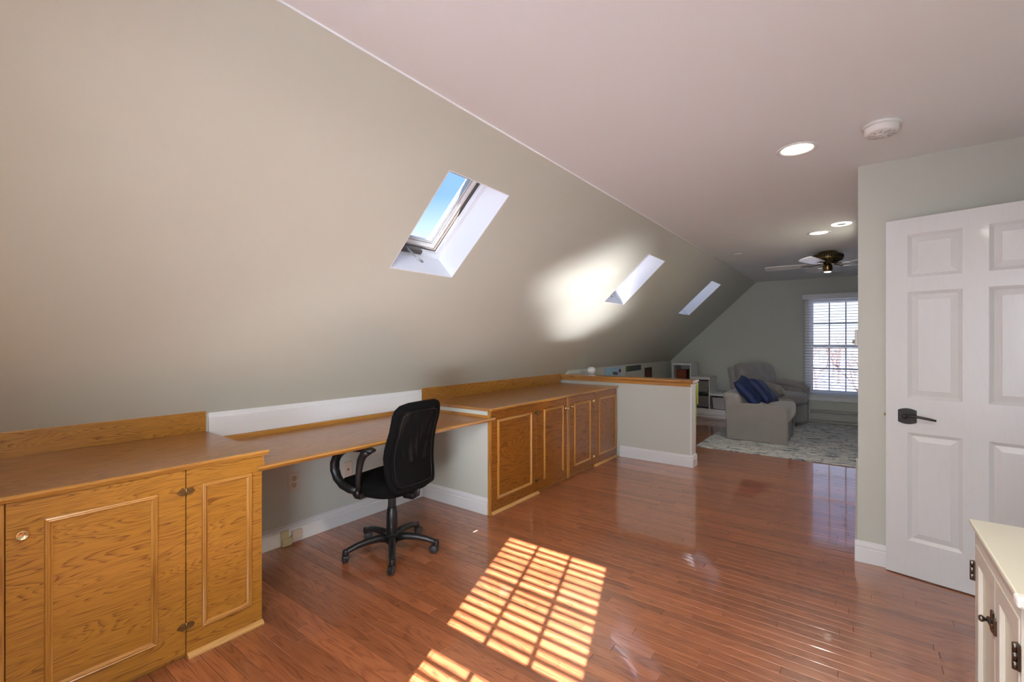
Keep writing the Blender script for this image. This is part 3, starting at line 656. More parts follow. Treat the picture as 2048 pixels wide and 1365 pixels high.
# ------------------------------------------------------------------ office chair (faces the desk, -x)
oc = empty('office_chair', (-2.395, 1.90, 0), R(7), 'black mesh-back swivel office chair with loop arms at the desk', 'chair')
PK = M['plastic_k']
base = MB(); base.lathe([(.0, .062), (.034, .062), (.040, .075), (.044, .118), (.038, .128), (.0, .130)], n=24)
bo = base.build('base_hub', PK, oc)
for k in range(5):
    a = R(171 + 72 * k); Mz = Matrix.Rotation(a, 4, 'Z')
    L_ = MB(); pth = [Mz @ Vector(p) for p in ((.028, 0, .096), (.09, 0, .108), (.16, 0, .104), (.22, 0, .093), (.268, 0, .079), (.292, 0, .068))]
    L_.tube(pth, [.026, .023, .020, .018, .016, .012], 12, flat=[.027, .024, .022, .021, .020, .018], up=(0, 0, 1))
    L_.lathe([(.0, .050), (.017, .050), (.019, .056), (.019, .080), (.014, .087), (0, .088)], c=tuple(Mz @ Vector((.287, 0, 0))), n=14)
    lo = L_.build('base_leg', PK, oc)
    # twin wheel caster, trailing
    tr = R((40, 150, 290, 200, 80)[k]); ctr = Mz @ Vector((.287, 0, 0)); C_ = Matrix.Translation(ctr + Vector((.014 * math.cos(tr), .014 * math.sin(tr), .0265))) @ Matrix.Rotation(tr, 4, 'Z')
    c_ = MB()
    for s_ in (-1, 1):
        c_.lathe([(0, .020), (.012, .0195), (.018, .017), (.0245, .015), (.0265, .011), (.0265, .005), (.022, .003), (0, .003)], M=C_ @ Matrix.Rotation(R(90 * s_), 4, 'X'), n=20)
    co = c_.build('caster', M['caster'], oc)
    h_ = MB(); hp = [(.029 * math.cos(R(q)), .029 * math.sin(R(q)) + .002) for q in range(-10, 171, 15)]
    h_.prism(hp + [(p_[0] * .8, p_[1] * .8) for p_ in reversed(hp)], 1, -.0145, .0145); h_.v = [tuple(C_ @ Vector(v)) for v in h_.v]; h_.build('caster_hood', PK, co)
m = MB(); m.lathe([(.0, .10), (.031, .10), (.035, .125), (.036, .20), (.0345, .262), (.031, .268), (.031, .282), (.0275, .286), (.0275, .296), (0, .296)], n=24); m.build('column', PK, oc)
m = MB(); m.lathe([(.0265, .29), (.0245, .385), (.0245, .40), (0, .40)], n=20); m.build('gas_lift', M['caster'], oc)
m = MB(); m.cbox(-.13, .10, -.055, .055, .388, .414, .008, seg=2); m.cbox(.05, .205, -.035, .035, .395, .418, .008, seg=2); m.cbox(-.20, -.12, -.19, .19, .402, .414, .004)
mo = m.build('tilt_mechanism', PK, oc)
m = MB(); m.lathe([(0, .350), (.018, .350), (.0245, .356), (.026, .385), (.020, .392), (0, .392)], c=(-.085, -.03, 0), n=18); m.build('tension_knob', PK, mo)
m = MB(); m.tube([(-.05, .05, .40), (-.05, .16, .398), (-.04, .235, .39)], [.005, .005, .007], 8); m.cbox(-.06, -.02, .225, .27, .383, .398, .005, seg=2); m.build('height_lever', PK, mo)
# seat pad: superellipse pad with waterfall front
def sup(a, n_): c, s_ = math.cos(a), math.sin(a); return math.copysign(abs(c) ** (2 / n_), c), math.copysign(abs(s_) ** (2 / n_), s_)
def pad(mb, cx_, cy_, rx, ry, prof, n=40, e=3.6, fz=None):
    vs = []; m_ = len(prof)
    for (k_, z) in prof:
        for i in range(n):
            c, s_ = sup(2 * math.pi * i / n, e); x_, y_ = cx_ + rx * k_ * c, cy_ + ry * k_ * s_
            vs.append((x_, y_, z + (fz(x_, y_, z) if fz else 0)))
    fs = [(i * n + k, i * n + (k + 1) % n, (i + 1) * n + (k + 1) % n, (i + 1) * n + k) for i in range(m_ - 1) for k in range(n)]
    mb.add(vs, fs + [tuple(reversed(range(n))), tuple((m_ - 1) * n + k for k in range(n))], True)
def dip(x_, y_, z):
    f = min(1, max(0, (z - .42) / .06)); return f * (.012 * (abs(y_) / .23) ** 2 - .028 * max(0, (-x_ - .12) / .2) ** 2)
m = MB(); pad(m, -.045, 0, .245, .235, [(.80, .414), (.93, .418), (.985, .432), (1.0, .452), (.985, .474), (.93, .489), (.8, .496), (.5, .494), (.2, .490)], fz=dip); m.build('seat', M['cloth_k'], oc)
# back: curved outline, thick padded border round a mesh panel
def hwid(t):
    P = [(0, .168), (.05, .188), (.12, .196), (.3, .203), (.45, .204), (.58, .197), (.70, .192), (.85, .196), (.93, .190), (.975, .168), (1, .120)]
    for (a, b_), (c, d) in zip(P, P[1:]):
        if a <= t <= c: return 1.08 * (b_ + (d - b_) * (t - a) / (c - a))
    return 1.08 * P[-1][1]
def bx_(t): return .228 - .030 * math.sin(math.pi * min(1, t * 1.25)) + .045 * t * t
def backp(y_, t, dx=0): return Vector((bx_(t) - .05 * (y_ / .2) ** 2 + dx, y_, .438 + .550 * t))
def outl(n=14, sc=1.0, t0_=0.0, t1_=1.0):
    ts = [0, .02, .06, .12, .2, .3, .4, .5, .6, .7, .8, .88, .94, .975, 1.0]
    R_ = [backp(hwid(t) * sc, t0_ + (t1_ - t0_) * t) for t in ts]; L__ = [backp(-hwid(t) * sc, t0_ + (t1_ - t0_) * t) for t in reversed(ts)]
    T_ = [backp(hwid(1) * sc * q, t1_ + .008 * (1 - q * q)) for q in (.5, 0, -.5)]; B_ = [backp(-hwid(0) * sc * q, t0_) for q in (.5, 0, -.5)]
    return R_ + T_ + L__ + B_
pb = outl(sc=.90, t0_=.045, t1_=.96)
n_ = len(pb)
m = MB()
rad = [.024 if p.z > .62 else .020 for p in pb]
m.tube(pb, rad, 10, closed=True, flat=[.019] * n_, up=None); 
bk = m.build('back_border', M['cloth_k'], oc, label='padded black border of the backrest')
m = MB()
for dx in (-.010, .010):
    m.grid(lambda u, v, dx=dx: backp((2 * u - 1) * hwid(.05 + .9 * v) * .90, .05 + .9 * v, dx), 12, 22)
m.build('mesh_panel', M['mesh'], oc, label='see-through mesh panel')
m = MB(); m.tube([p + Vector((.013, 0, 0)) for p in outl(sc=.76, t0_=.08, t1_=.90)], .0022, 5, closed=True); m.build('seam_piping', PK, oc)
m = MB(); m.grid(lambda u, v: backp((2 * u - 1) * hwid(.04 + .30 * v) * .92, .02 + .30 * v, 0), 10, 8); m.build('lumbar_pad', M['cloth_k'], oc)
m = MB(); m.tube([(.10, 0, .400), (.17, 0, .402), (.205, 0, .42), (.207, 0, .47)], [.012] * 4, 8, flat=[.035, .035, .032, .03], up=(0, 1, 0)) ; m.build('back_bar', PK, oc)
for s_ in (-1, 1):
    ya = .268 * s_
    A = lambda x_, z_, dy=0: (x_, ya + dy * s_, z_)
    m = MB()
    loop = [A(-.015, .458, -.012), A(-.085, .462, -.006), A(-.145, .482), A(-.190, .518), A(-.214, .565), A(-.214, .612), A(-.192, .652), A(-.150, .684), A(-.095, .703), A(-.035, .712), A(.030, .716), A(.085, .720), A(.120, .720)]
    wd = [.020, .025, .026, .025, .024, .023, .023, .021, .016, .014, .013, .015, .010]; fl_ = [.016, .020, .024, .028, .030, .031, .032, .033, .034, .034, .034, .034, .020]
    m.tube(loop, wd, 12, flat=fl_, up=None)
    m.tube([A(.085, .712), A(.040, .690), A(.015, .655), A(.003, .610), A(-.006, .560), A(-.014, .510, -.004), A(-.018, .462, -.012)], [.018, .024, .022, .019, .016, .016, .016], 12, flat=[.026, .026, .024, .021, .019, .017, .015])
    ao = m.build('armrest', PK, oc)
    m = MB(); m.lathe([(.024, 0), (.026, .008), (.024, .016), (.012, .020), (0, .020)], M=Matrix.Translation((-.03, ya - .012 * s_, .447)) @ Matrix.Rotation(R(-90 * s_), 4, 'X'), n=18)
    m.cbox(-.058, -.002, min(ya - .01 * s_, .15 * s_), max(ya - .01 * s_, .15 * s_), .410, .445, .006, seg=2); m.build('arm_bracket', PK, ao)

# ------------------------------------------------------------------ rug
rg = MB(); rg.cbox(-1.685, 1.30, 6.172, 9.16, 0.0006, .009, .003).build('area_rug', M['rug'], label='distressed blue grey and cream area rug under the armchairs', cat='rug')

# ------------------------------------------------------------------ stepped storage unit
st = empty('storage_unit', (-2.78, 8.70, 0), 0, 'white stepped storage unit with pull-out bins against the far wall', 'storage')
D = .50
steps = [(0, .335, .968), (.335, .660, .720), (.660, 1.00, .440)]
m = MB(); th = .018
xs = [0, .335, .660, 1.20]; tops = [.968, .720, .440]
m.cbox(0, th, 0, D, .055, .968, .002); m.cbox(.335 - th, .335 , 0, D, .055, .968, .002); m.cbox(.660 - th, .660, 0, D, .055, .720, .002); m.cbox(1.00 - th, 1.00, 0, D, .055, .440, .002)
m.box(th, .98, D - .006, D, .06, .44); m.box(th, .65, D - .006, D, .44, .71); m.box(th, .32, D - .006, D, .71, .96)
m.build('frame', M['trim'], st)
for (a, b_, z) in steps: MB().cbox(a, b_ + .004, -.003, D, z - .045, z, .003).build('top_board', M['trim'], st)
MB().cbox(0, 1.0, -.002, D, .055, .155, .003).build('bottom_board', M['trim'], st); MB().box(.02, .98, .03, D, 0, .055).build('plinth', M['trim'], st)
MB().box(.018, .317, 0.01, D - .01, .52, .535).build('shelf', M['trim'], st)
def tub(name, x0, x1, z0, z1, mat, label):
    cx = (x0 + x1) / 2; hx = (x1 - x0) / 2; t = empty(name, (-2.78 + cx, 8.70, z0), 0, label, 'bin')
    m = MB(); hz = z1 - z0; tp = .86
    def ring(k, z, ins): return [(-hx * k + ins, .012 + ins, z), (hx * k - ins, .012 + ins, z), (hx * k - ins, .44 - ins, z), (-hx * k + ins, .44 - ins, z)]
    vs = ring(tp, 0, 0) + ring(1, hz, 0) + ring(1, hz, .004) + ring(tp, .004, .004)
    fs = [(3, 2, 1, 0)] + [(a * 4 + i, a * 4 + (i + 1) % 4, a * 4 + 4 + (i + 1) % 4, a * 4 + 4 + i) for a in range(3) for i in range(4)] + [(12, 13, 14, 15)]
    m.add(vs, fs); m.build('tub', mat, t); m = MB(); m.cbox(-hx - .002, hx + .002, 0.0, .015, hz - .02, hz + .002, .003); m.build('rim', mat, t); return t
tub('storage_bin', .352, .640, .455, .648, M['bin'], 'grey bin, the upper one in the middle column of the storage unit')
tub('storage_bin', .352, .640, .185, .378, M['bin'], 'grey bin, the lower one in the middle column of the storage unit')
tub('storage_bin', .70, .97, .165, .365, M['bin2'], 'lilac-grey bin in the lowest step, beside the grey armchair')
t = empty('fabric_box', (-2.78 + .135, 8.80, .536), R(4), 'rust red box inside the top cubby of the storage unit', 'box')
MB().cbox(-.085, .085, 0, .26, 0, .30, .008, seg=2).build('box_body', M['rust'], t); m = MB(); m.cbox(-.088, .088, -.004, .262, .18, .20, .004); m.build('lid_band', M['rust'], t)
t = empty('green_folder', (-2.78 + .29, 8.80, .536), 0, 'dark green folder standing beside the red box', 'folder')
MB().cbox(-.022, .010, 0, .30, 0, .33, .003).build('cover', M['olive'], t)

# ------------------------------------------------------------------ armchairs
def soft(name, x0, x1, y0, y1, z0, z1, c, mat, parent, puff=(0, 0, 0), wr=0.0, cuts=5, lean=0.0, seed=0, seg=3, Mx=None, label=None):
    """upholstered block: rounded, gently puffed, with small wrinkles"""
    bm = bmesh.new(); bmesh.ops.create_cube(bm, size=1.0)
    sx_, sy_, sz_ = x1 - x0, y1 - y0, z1 - z0; ctr = Vector(((x0 + x1) / 2, (y0 + y1) / 2, (z0 + z1) / 2))
    for v in bm.verts: v.co = Vector((v.co.x * sx_, v.co.y * sy_, v.co.z * sz_))
    bmesh.ops.bevel(bm, geom=bm.edges[:], offset=c, segments=seg, profile=0.5, affect='EDGES')
    bmesh.ops.subdivide_edges(bm, edges=[e_ for e_ in bm.edges if e_.calc_length() > .06], cuts=cuts, use_grid_fill=True)
    for v in bm.verts:
        a, b_, d = (2 * v.co.x / sx_), (2 * v.co.y / sy_), (2 * v.co.z / sz_)
        v.co.x += puff[0] * a * (1 - b_ * b_) * (1 - d * d); v.co.y += puff[1] * b_ * (1 - a * a) * (1 - d * d); v.co.z += puff[2] * d * (1 - b_ * b_) * (1 - a * a)
        if wr:
            q = ctr + v.co; w_ = noise.noise(Vector((q.x * 4 + seed, q.y * 7, q.z * 5))) + .6 * noise.noise(Vector((q.x * 14, q.y * 18 + seed, q.z * 12)))
            v.co += v.co.normalized() * wr * w_
        v.co.x += lean * (v.co.z + sz_ / 2)
    m = MB(); T = Matrix.Translation(ctr); m.bm(bm, (Mx @ T) if Mx is not None else T, True)
    return m.build(name, mat, parent, label=label)
a1 = empty('armchair', (-1.455, 6.90, .009), 0, 'boxy taupe grey armchair nearest the half wall, holding navy cushions', 'armchair')
def arm_profile(mb, y0, y1):
    mb.prism([(0, 0), (.722, 0), (.722, .45), (.716, .482), (.700, .500), (.675, .508), (.40, .512), (.0, .498), (-.018, .490), (-.025, .47)], 1, y0 + .006, y1 - .006)
for y0 in (0, .80):
    bm = bmesh.new(); m = MB(); arm_profile(m, y0, y0 + .10)
    o = m.build('arm', M['suede'], a1, weld=True); b_ = o.modifiers.new('bev', 'BEVEL'); b_.width = .012; b_.segments = 3; b_.limit_method = 'ANGLE'
soft('base', .02, .70, .10, .80, .012, .27, .012, M['suede'], a1, puff=(.004, 0, 0))
soft('seat_cushion', .12, .745, .102, .798, .275, .495, .05, M['suede2'], a1, puff=(.02, 0, .022), wr=.004)
soft('backrest', -.035, .20, .03, .87, .30, .635, .06, M['suede2'], a1, puff=(.015, 0, .02), wr=.006, lean=-.12)
# navy cushions
def cushion(loc, rot, size, label, seed):
    t = empty('cushion', loc, 0, label, 'cushion', 'navy velvet cushions on the grey armchair'); t.rotation_euler = rot
    m = MB(); h = size / 2; n = 18
    for sg in (-1, 1):
        def f(u, v, sg=sg):
            a, b_ = 2 * u - 1, 2 * v - 1; th_ = ((1 - a ** 4) * (1 - b_ ** 4)) ** .55
            pin = 1 - .07 * (1 - a * a) * abs(b_) ** 3 ; pin2 = 1 - .07 * (1 - b_ * b_) * abs(a) ** 3
            w_ = .010 * noise.noise(Vector((a * 2.6 + seed, b_ * 2.2, sg))) + .006 * noise.noise(Vector((a * 6, b_ * 5 + seed, sg)))
            return Vector((sg * (.075 * th_ + w_ * th_), a * h * pin2, b_ * h * pin))
        m.grid(f, n, n)
    m.build('cover', M['navy'], t, weld=True)
    e_ = []
    for a, b_ in ((-1, -1), (1, -1), (1, 1), (-1, 1)):
        c2, d2 = {(-1, -1): (1, -1), (1, -1): (1, 1), (1, 1): (-1, 1), (-1, 1): (-1, -1)}[(a, b_)]
        for k in range(8):
            q = k / 8; x_, y_ = a + (c2 - a) * q, b_ + (d2 - b_) * q; p1_ = 1 - .07 * (1 - x_ * x_) * abs(y_) ** 3; p2_ = 1 - .07 * (1 - y_ * y_) * abs(x_) ** 3
            e_.append((0, x_ * h * p2_, y_ * h * p1_))
    MB().tube(e_, .005, 6, closed=True).build('piping', M['navy'], t); return t
cushion((-1.215, 7.13, .665), (R(14), R(-38), R(-12)), .44, 'navy velvet cushion leaning in the near corner of the boxy armchair', 1)
cushion((-1.075, 7.33, .655), (R(-8), R(-42), R(-6)), .44, 'navy velvet cushion in front of the other navy cushion', 5)
# recliner
rc = empty('recliner_armchair', (-1.155, 8.62, .0), R(-25), 'grey velour armchair with a rumpled high back, by the far window', 'armchair')
SV = M['suede2']
soft('skirt', -.34, .40, -.36, .36, .075, .37, .03, SV, rc, wr=.003)
m = MB(); m.lathe([(.25, .009), (.26, .02), (.10, .035), (.08, .08), (0, .08)], n=24); m.build('swivel_base', M['void'], rc)
soft('seat_cushion', -.20, .45, -.285, .285, .37, .545, .05, SV, rc, puff=(.02, 0, .02), wr=.004, seed=3)
for s_ in (-1, 1):
    y0, y1 = (.27, .42) if s_ > 0 else (-.42, -.27)
    ao = soft('arm', -.33, .365, y0, y1, .075, .63, .03, SV, rc, wr=.004, seed=s_)
    m = MB(); m.tube([(-.32, (y0 + y1) / 2, .665), (-.1, (y0 + y1) / 2, .675), (.15, (y0 + y1) / 2, .66), (.32, (y0 + y1) / 2, .635), (.385, (y0 + y1) / 2, .595), (.395, (y0 + y1) / 2, .545)], [.055, .06, .06, .058, .05, .03], 14, flat=[.080, .088, .09, .088, .078, .05], up=(0, 0, 1)); m.build('arm_pad', SV, ao)
soft('back_shell', -.40, -.28, -.39, .39, .28, .92, .03, SV, rc, lean=-.20, wr=.002, label='flat rear panel of the backrest')
o = soft('backrest', -.29, -.06, -.40, .40, .42, .99, .085, SV, rc, puff=(.05, .02, .015), wr=.030, cuts=9, lean=-.24, seed=8, label='puffy wrinkled velour backrest')

# ------------------------------------------------------------------ baseboard heater
h = empty('baseboard_heater', (-.665, YF, 0), 0, 'long white baseboard heater under the far window', 'heater')
m = MB(); Lh = 2.1
m.prism([(YF - YF, .04), (-.012, .04), (-.012, .205), (-.02, .215), (0, .22)], 0, 0, Lh); m.build('back_plate', M['heater'], h)
m = MB(); m.prism([(-.062, .055), (-.052, .050), (-.050, .158), (-.066, .160)], 0, 0, Lh); m.build('front_cover', M['heater'], h)
m = MB(); m.prism([(0, .213), (0, .205), (-.050, .198), (-.062, .186), (-.066, .190), (-.054, .206)], 0, 0, Lh); m.build('damper', M['heater'], h)
m = MB(); m.tube([(0.02, -.032, .11), (Lh - .02, -.032, .11)], .012, 8); [m.box(q, q + .002, -.048, -.015, .08, .14) for q in [0.03 + .02 * i for i in range(100)]]; m.build('fin_tube', M['void'], h)
for q in (0, Lh - .02): MB().cbox(q - .003, q + .02, -.068, 0, .03, .216, .003).build('end_cap', M['heater'], h)

# ------------------------------------------------------------------ ceiling things
def recessed(x_, y_, r, label, lit, mat='lamp'):
    t = empty('recessed_light', (x_, y_, CH), 0, label, 'ceiling light')
    m = MB(); m.lathe([(r, 0), (r, -.004), (r - .006, -.007), (r * .80, -.003), (r * .76, 0)], n=40); m.build('trim_ring', M['white_p'], t)
    m = MB(); m.lathe([(r * .77, -.0015), (r * .5, -.003), (0, -.004)], n=40); m.build('diffuser', M[mat] if lit else M['white_p'], t); return t
recessed(-.274, 3.03, .102, 'lit recessed ceiling light nearest the smoke detector', True)
recessed(-.309, 5.476, .100, 'lit recessed ceiling light just before the ceiling fan', True, 'lamp_w')
recessed(-.26, 8.80, .085, 'unlit recessed ceiling light beyond the ceiling fan', False)
recessed(-.274, .58, .102, 'lit recessed ceiling light above the camera', True)
LIT = (1.0, 0.88, 0.74)
for (x_, y_, p) in ((-.309, 5.476, 9), (-.274, .58, 20)):
    area('recessed_lamp', (x_, y_, CH - .012), (0, 0, -1), .15, .15, p, LIT, 'DISK', 170)
t = empty('ceiling_speaker', (-.121, 5.184, CH), 0, 'small round white ceiling fitting with a grey centre beside the second lit light', 'ceiling fitting')
m = MB(); m.lathe([(.078, 0), (.078, -.004), (.070, -.008), (.042, -.006), (.040, -.003)], n=36); m.build('ring', M['lamp_w'], t); m = MB(); m.lathe([(.041, -.003), (.02, -.005), (0, -.005)], n=24); m.build('grille', M['grey_p'], t)  # the ring's brightness is a glow put into its material
t = empty('sprinkler_cover', (-1.177, 6.178, CH), 0, 'small flat round cover plate on the ceiling near the slope', 'sprinkler')
m = MB(); m.lathe([(.042, 0), (.042, -.006), (.036, -.009), (0, -.010)], n=28); m.build('cover', M['white_p'], t)
t = empty('smoke_detector', (.094, 2.94, CH), 0, 'round white smoke detector on the ceiling above the wall corner', 'smoke detector')
m = MB(); m.lathe([(.080, 0), (.082, -.008), (.080, -.014), (.070, -.014)], n=40); m.build('mounting_ring', M['white_p'], t)
m = MB(); m.lathe([(.070, -.010), (.071, -.020), (.070, -.040), (.064, -.048), (.03, -.051), (0, -.051)], n=40); mo = m.build('housing', M['white_p'], t)
m = MB(); m.lathe([(.014, -.051), (.014, -.054), (.010, -.056), (0, -.056)], c=(-.01, -.012, 0), n=18); m.build('test_button', M['white_p'], mo)
m = MB()
for k in range(10):
    a = R(k * 36); m.tube([(.026 * math.cos(a), .026 * math.sin(a), -.0515), (.056 * math.cos(a + .3), .056 * math.sin(a + .3), -.0500)], .0015, 5)
m.build('vent_ribs', M['grey_p'], mo)
# ceiling fan
FANZ = CH
fan = empty('ceiling_fan', (-.292, 6.69, FANZ), 0, 'antique brass hugger ceiling fan with five white blades', 'ceiling fan')
m = MB(); m.lathe([(.085, 0), (.105, -.014), (.108, -.022), (.150, -.034), (.157, -.042), (.158, -.088), (.152, -.096), (.120, -.108), (.088, -.128), (.066, -.146), (.060, -.150), (0, -.150)], n=60); hs = m.build('motor_housing', M['fan_brass'], fan)
m = MB()
for k in range(44):
    a = R(k * 360 / 44); Mz = Matrix.Rotation(a, 4, 'Z'); m.box(.1565, .1605, -.006, .006, -.080, -.050, M=Mz)
m.build('pierced_band', M['void'], hs)
m = MB()
for k in range(22):
    a = R(k * 360 / 22); Mz = Matrix.Rotation(a, 4, 'Z'); m.tube([Mz @ Vector((.148, 0, -.100)), Mz @ Vector((.118, .014, -.112)), Mz @ Vector((.09, .022, -.130))], .004, 5)
m.build('cooling_fins', M['void'], hs)
m = MB(); m.lathe([(.030, -.148), (.046, -.160), (.048, -.168), (.050, -.205), (.046, -.225), (.040, -.232), (.038, -.238)], n=30); m.build('switch_housing', M['fan_brass'], fan)
m = MB(); m.lathe([(.037, -.236), (.038, -.242), (.028, -.248), (0, -.250)], n=24); m.build('light_lens', M['lamp_w'], fan)
m = MB(); m.tube([(.05, .0, -.20), (.056, 0, -.23), (.056, 0, -.275)], .0015, 5); m.build('pull_chain', M['fan_brass'], fan)
def blade_mesh():
    m = MB(); Pn = [(.205, -.045), (.23, -.055), (.40, -.066), (.58, -.070), (.63, -.066), (.658, -.045), (.665, 0), (.658, .045), (.63, .066), (.58, .070), (.40, .066), (.23, .055), (.205, .045)]
    m.prism(Pn, 2, -.004, .004); T_ = Matrix.Rotation(R(13), 4, 'X'); m.v = [tuple(T_ @ Vector(v)) for v in m.v]; return m.mesh('fan_blade', M['blade'])
bme = blade_mesh()
m = MB(); m.tube([(.07, 0, .012), (.11, 0, -.002), (.16, 0, -.010), (.20, 0, -.006)], [.008, .007, .006, .005], 8, flat=[.014, .016, .012, .012]); m.prism([(.185, -.02), (.21, -.042), (.25, -.035), (.275, 0), (.25, .035), (.21, .042), (.185, .02)], 2, -.011, -.005); ime = m.mesh('blade_iron', M['fan_brass'])
for k in range(5):
    a = R(181 + 72 * k); b_ = put(bme, 'fan_blade', fan, (0, 0, -.152), (0, 0, a)); put(ime, 'blade_iron', b_, (0, 0, 0))

# ------------------------------------------------------------------ things on the walls
def poster(name, y0, y1, z0, z1, mat, label, cat='poster'):
    t = empty(name, (-3.0, (y0 + y1) / 2, (z0 + z1) / 2), 0, label, cat); hy, hz = (y1 - y0) / 2, (z1 - z0) / 2
    MB().cbox(.0005, .006, -hy, hy, -hz, hz, .001).build('sheet', mat, t); return t
M['sky_blue'] = plain('pale_blue_print', (0.36, 0.60, 0.80), 0.5, 0.05, 12); M['slate'] = plain('dark_slate_print', (0.075, 0.085, 0.09), 0.5, 0.1, 12)
M['pw'] = plain('white_print', (0.62, 0.66, 0.68), 0.5); M['berry'] = plain('dark_red_print', (0.16, 0.02, 0.015), 0.5); M['leafg'] = plain('green_print', (0.10, 0.22, 0.02), 0.5); M['umber'] = plain('umber_print', (0.055, 0.028, 0.018), 0.5, 0.3, 20); M['ink'] = plain('black_print', (0.012, 0.012, 0.014), 0.5)
p = poster('wall_poster', 6.25, 7.02, .78, .968, M['sky_blue'], 'pale blue poster with small dark red and green figures above the half wall')
MB().box(.006, .0068, .19, .375, -.07, .085).build('white_margin', M['pw'], p)
blobs = [(-.08, .005, 'leafg'), (-.035, -.004, 'berry'), (.01, -.004, 'berry'), (.055, -.012, 'berry'), (.15, .025, 'ink'), (.185, .032, 'berry')]
for by, bz, bm_ in blobs:
    m = MB(); n = 12; m.prism([(by + .017 * math.cos(2 * math.pi * k / n) * (1 + .2 * math.sin(3 * k)), bz + .026 * math.sin(2 * math.pi * k / n)) for k in range(n)], 0, .0068, .009); m.build('figure', M[bm_], p)
p = poster('wall_poster', 7.06, 7.69, .872, .962, M['slate'], 'narrow dark grey poster with a green figure in its corner')
m = MB(); m.prism([(-.28 + .07 * math.cos(2 * math.pi * k / 14) * (1 + .2 * math.sin(3 * k)), .01 + .028 * math.sin(2 * math.pi * k / 14)) for k in range(14)], 0, .006, .009); m.build('figure', M['leafg'], p)
p = poster('wall_picture', 7.87, 8.19, .62, .898, M['umber'], 'small dark brown picture on the low wall near the storage unit', 'picture')
m = MB(); m.box(.006, .014, -.16, -.145, -.139, .139); m.box(.006, .014, .145, .16, -.139, .139); m.box(.006, .014, -.16, .16, .125, .139); m.box(.006, .014, -.16, .16, -.139, -.125); m.build('frame', M['ink'], p)
m = MB(); m.box(.006, .008, -.02, .09, -.10, .09); m.build('figure', M['rust'], p)
t = empty('thermostat', (0.0, 4.35, 1.385), 0, 'small almond control box on the side of the wall block by the far window', 'thermostat')
MB().cbox(-.020, 0, -.04, .04, -.06, .06, .004, seg=2).build('body', M['white_p'], t); m = MB(); m.lathe([(.016, 0), (.015, .014), (0, .015)], M=Matrix.Translation((-.02, 0, -.03)) @ Matrix.Rotation(R(-90), 4, 'Y'), n=16); m.build('dial', M['beige'], t)
# globe lamp behind the half wall
t = empty('globe_lamp', (-2.865, 5.58, 0), 0, 'round white globe lamp peeking over the oak cap', 'lamp')
m = MB(); m.lathe([(0, .912), (.03, .915), (.05, .93), (.0605, .965), (.058, .985), (.045, 1.008), (.02, 1.022), (0, 1.024)], n=28); m.build('globe', M['white_p'], t)
m = MB(); m.lathe([(.11, 0), (.11, .012), (.015, .02), (.010, .03), (.010, .90), (.028, .905), (.028, .915), (0, .915)], n=20); m.build('stand', M['white_p'], t)
t = empty('wooden_pegs', (-2.86, 5.42, 0), 0, 'thin white stake with a curled tip left of the globe lamp', 'stake')
m = MB(); m.tube([(0, 0, 0), (0, 0, .90), (.0, .008, .94), (0, .02, .945)], .006, 6); m.lathe([(.05, 0), (.05, .015), (.008, .02)], n=16); m.build('stem', M['white_p'], t)
# lime green child's chair behind the end of the half wall
t = empty('child_chair', (-1.60, 5.62, 0), R(8), 'lime green child chair peeking out behind the end of the half wall', 'chair')
m = MB(); m.grid(lambda u, v: Vector((.035 * math.cos(2 * math.pi * u) * 1.0 , 0, 0)) + Vector((0, .0, 0)), 1, 1)
LG = M['lime']
m = MB(); m.cbox(-.15, .085, .12, .145, .60, .87, .011, seg=3, smooth=True); m.build('backrest', LG, t)
MB().cbox(-.17, .06, -.15, .15, .36, .385, .01, seg=2).build('seat', LG, t)
for sx_ in (-.15, .048):
    for sy_ in (-.12, .12): MB().tube([(sx_, sy_ * 1.1, 0), (sx_, sy_, .37)], [.012, .015], 10).build('leg', M['ivory'], t)
for sx_ in (-.12, .055): MB().tube([(sx_, .132, .36), (sx_, .132, .64)], .011, 8).build('back_post', LG, t)

# ------------------------------------------------------------------ cream cabinet at the right edge
wc = empty('cream_cabinet', (0, 0, 0), 0, 'cream painted cabinet with two doors and dark hardware at the right edge', 'cabinet')
CX = .288; CR = M['cream']; CF = M['greydoor']
m = MB(); m.cbox(CX + .02, .90, 1.487, 1.988, .06, .775, .002); m.build('body', CR, wc)
m = MB(); m.box(CX, CX + .02, 1.487, 1.988, .735, .775); m.box(CX, CX + .02, 1.976, 1.988, .06, .735); m.box(CX, CX + .02, 1.487, 1.497, .06, .735); m.box(CX, CX + .02, 1.487, 1.988, .0, .06); m.build('face_frame', CF, wc)
m = MB(); m.cbox(CX - .004, .915, 1.442, 1.996, .775, .786, .003); m.cbox(CX - .012, .92, 1.434, 2.004, .786, .800, .004, seg=2); m.build('top', CR, wc)
m = MB(); m.cbox(CX - .018, CX + .022, 1.428, 1.462, .782, .806, .006, seg=2); m.build('corner_guard', M['white_p'], wc)
for (a, b_) in ((1.722, 1.974), (1.499, 1.717)):
    m = MB(); s_ = .045
    m.box(CX - .002, CX + .018, a, a + s_, .065, .732); m.box(CX - .002, CX + .018, b_ - s_, b_, .065, .732); m.box(CX - .002, CX + .018, a + s_, b_ - s_, .065, .065 + s_); m.box(CX - .002, CX + .018, a + s_, b_ - s_, .732 - s_, .732); do = m.build('door', CF, wc)
    m = MB(); m.box(CX + .008, CX + .014, a + s_, b_ - s_, .065 + s_, .732 - s_); m.build('recessed_panel', CR, do)
for (yy, zz) in ((1.978, .650), (1.978, .14), (1.494, .650), (1.494, .14)):
    m = MB()
    for q in (-.02, 0, .02): m.tube([(CX - .008, yy, zz + q - .009), (CX - .008, yy, zz + q + .009)], .0055, 8)
    m.box(CX - .006, CX - .001, yy - .010, yy + .010, zz - .028, zz + .028); m.build('hinge', M['pewter'], wc)
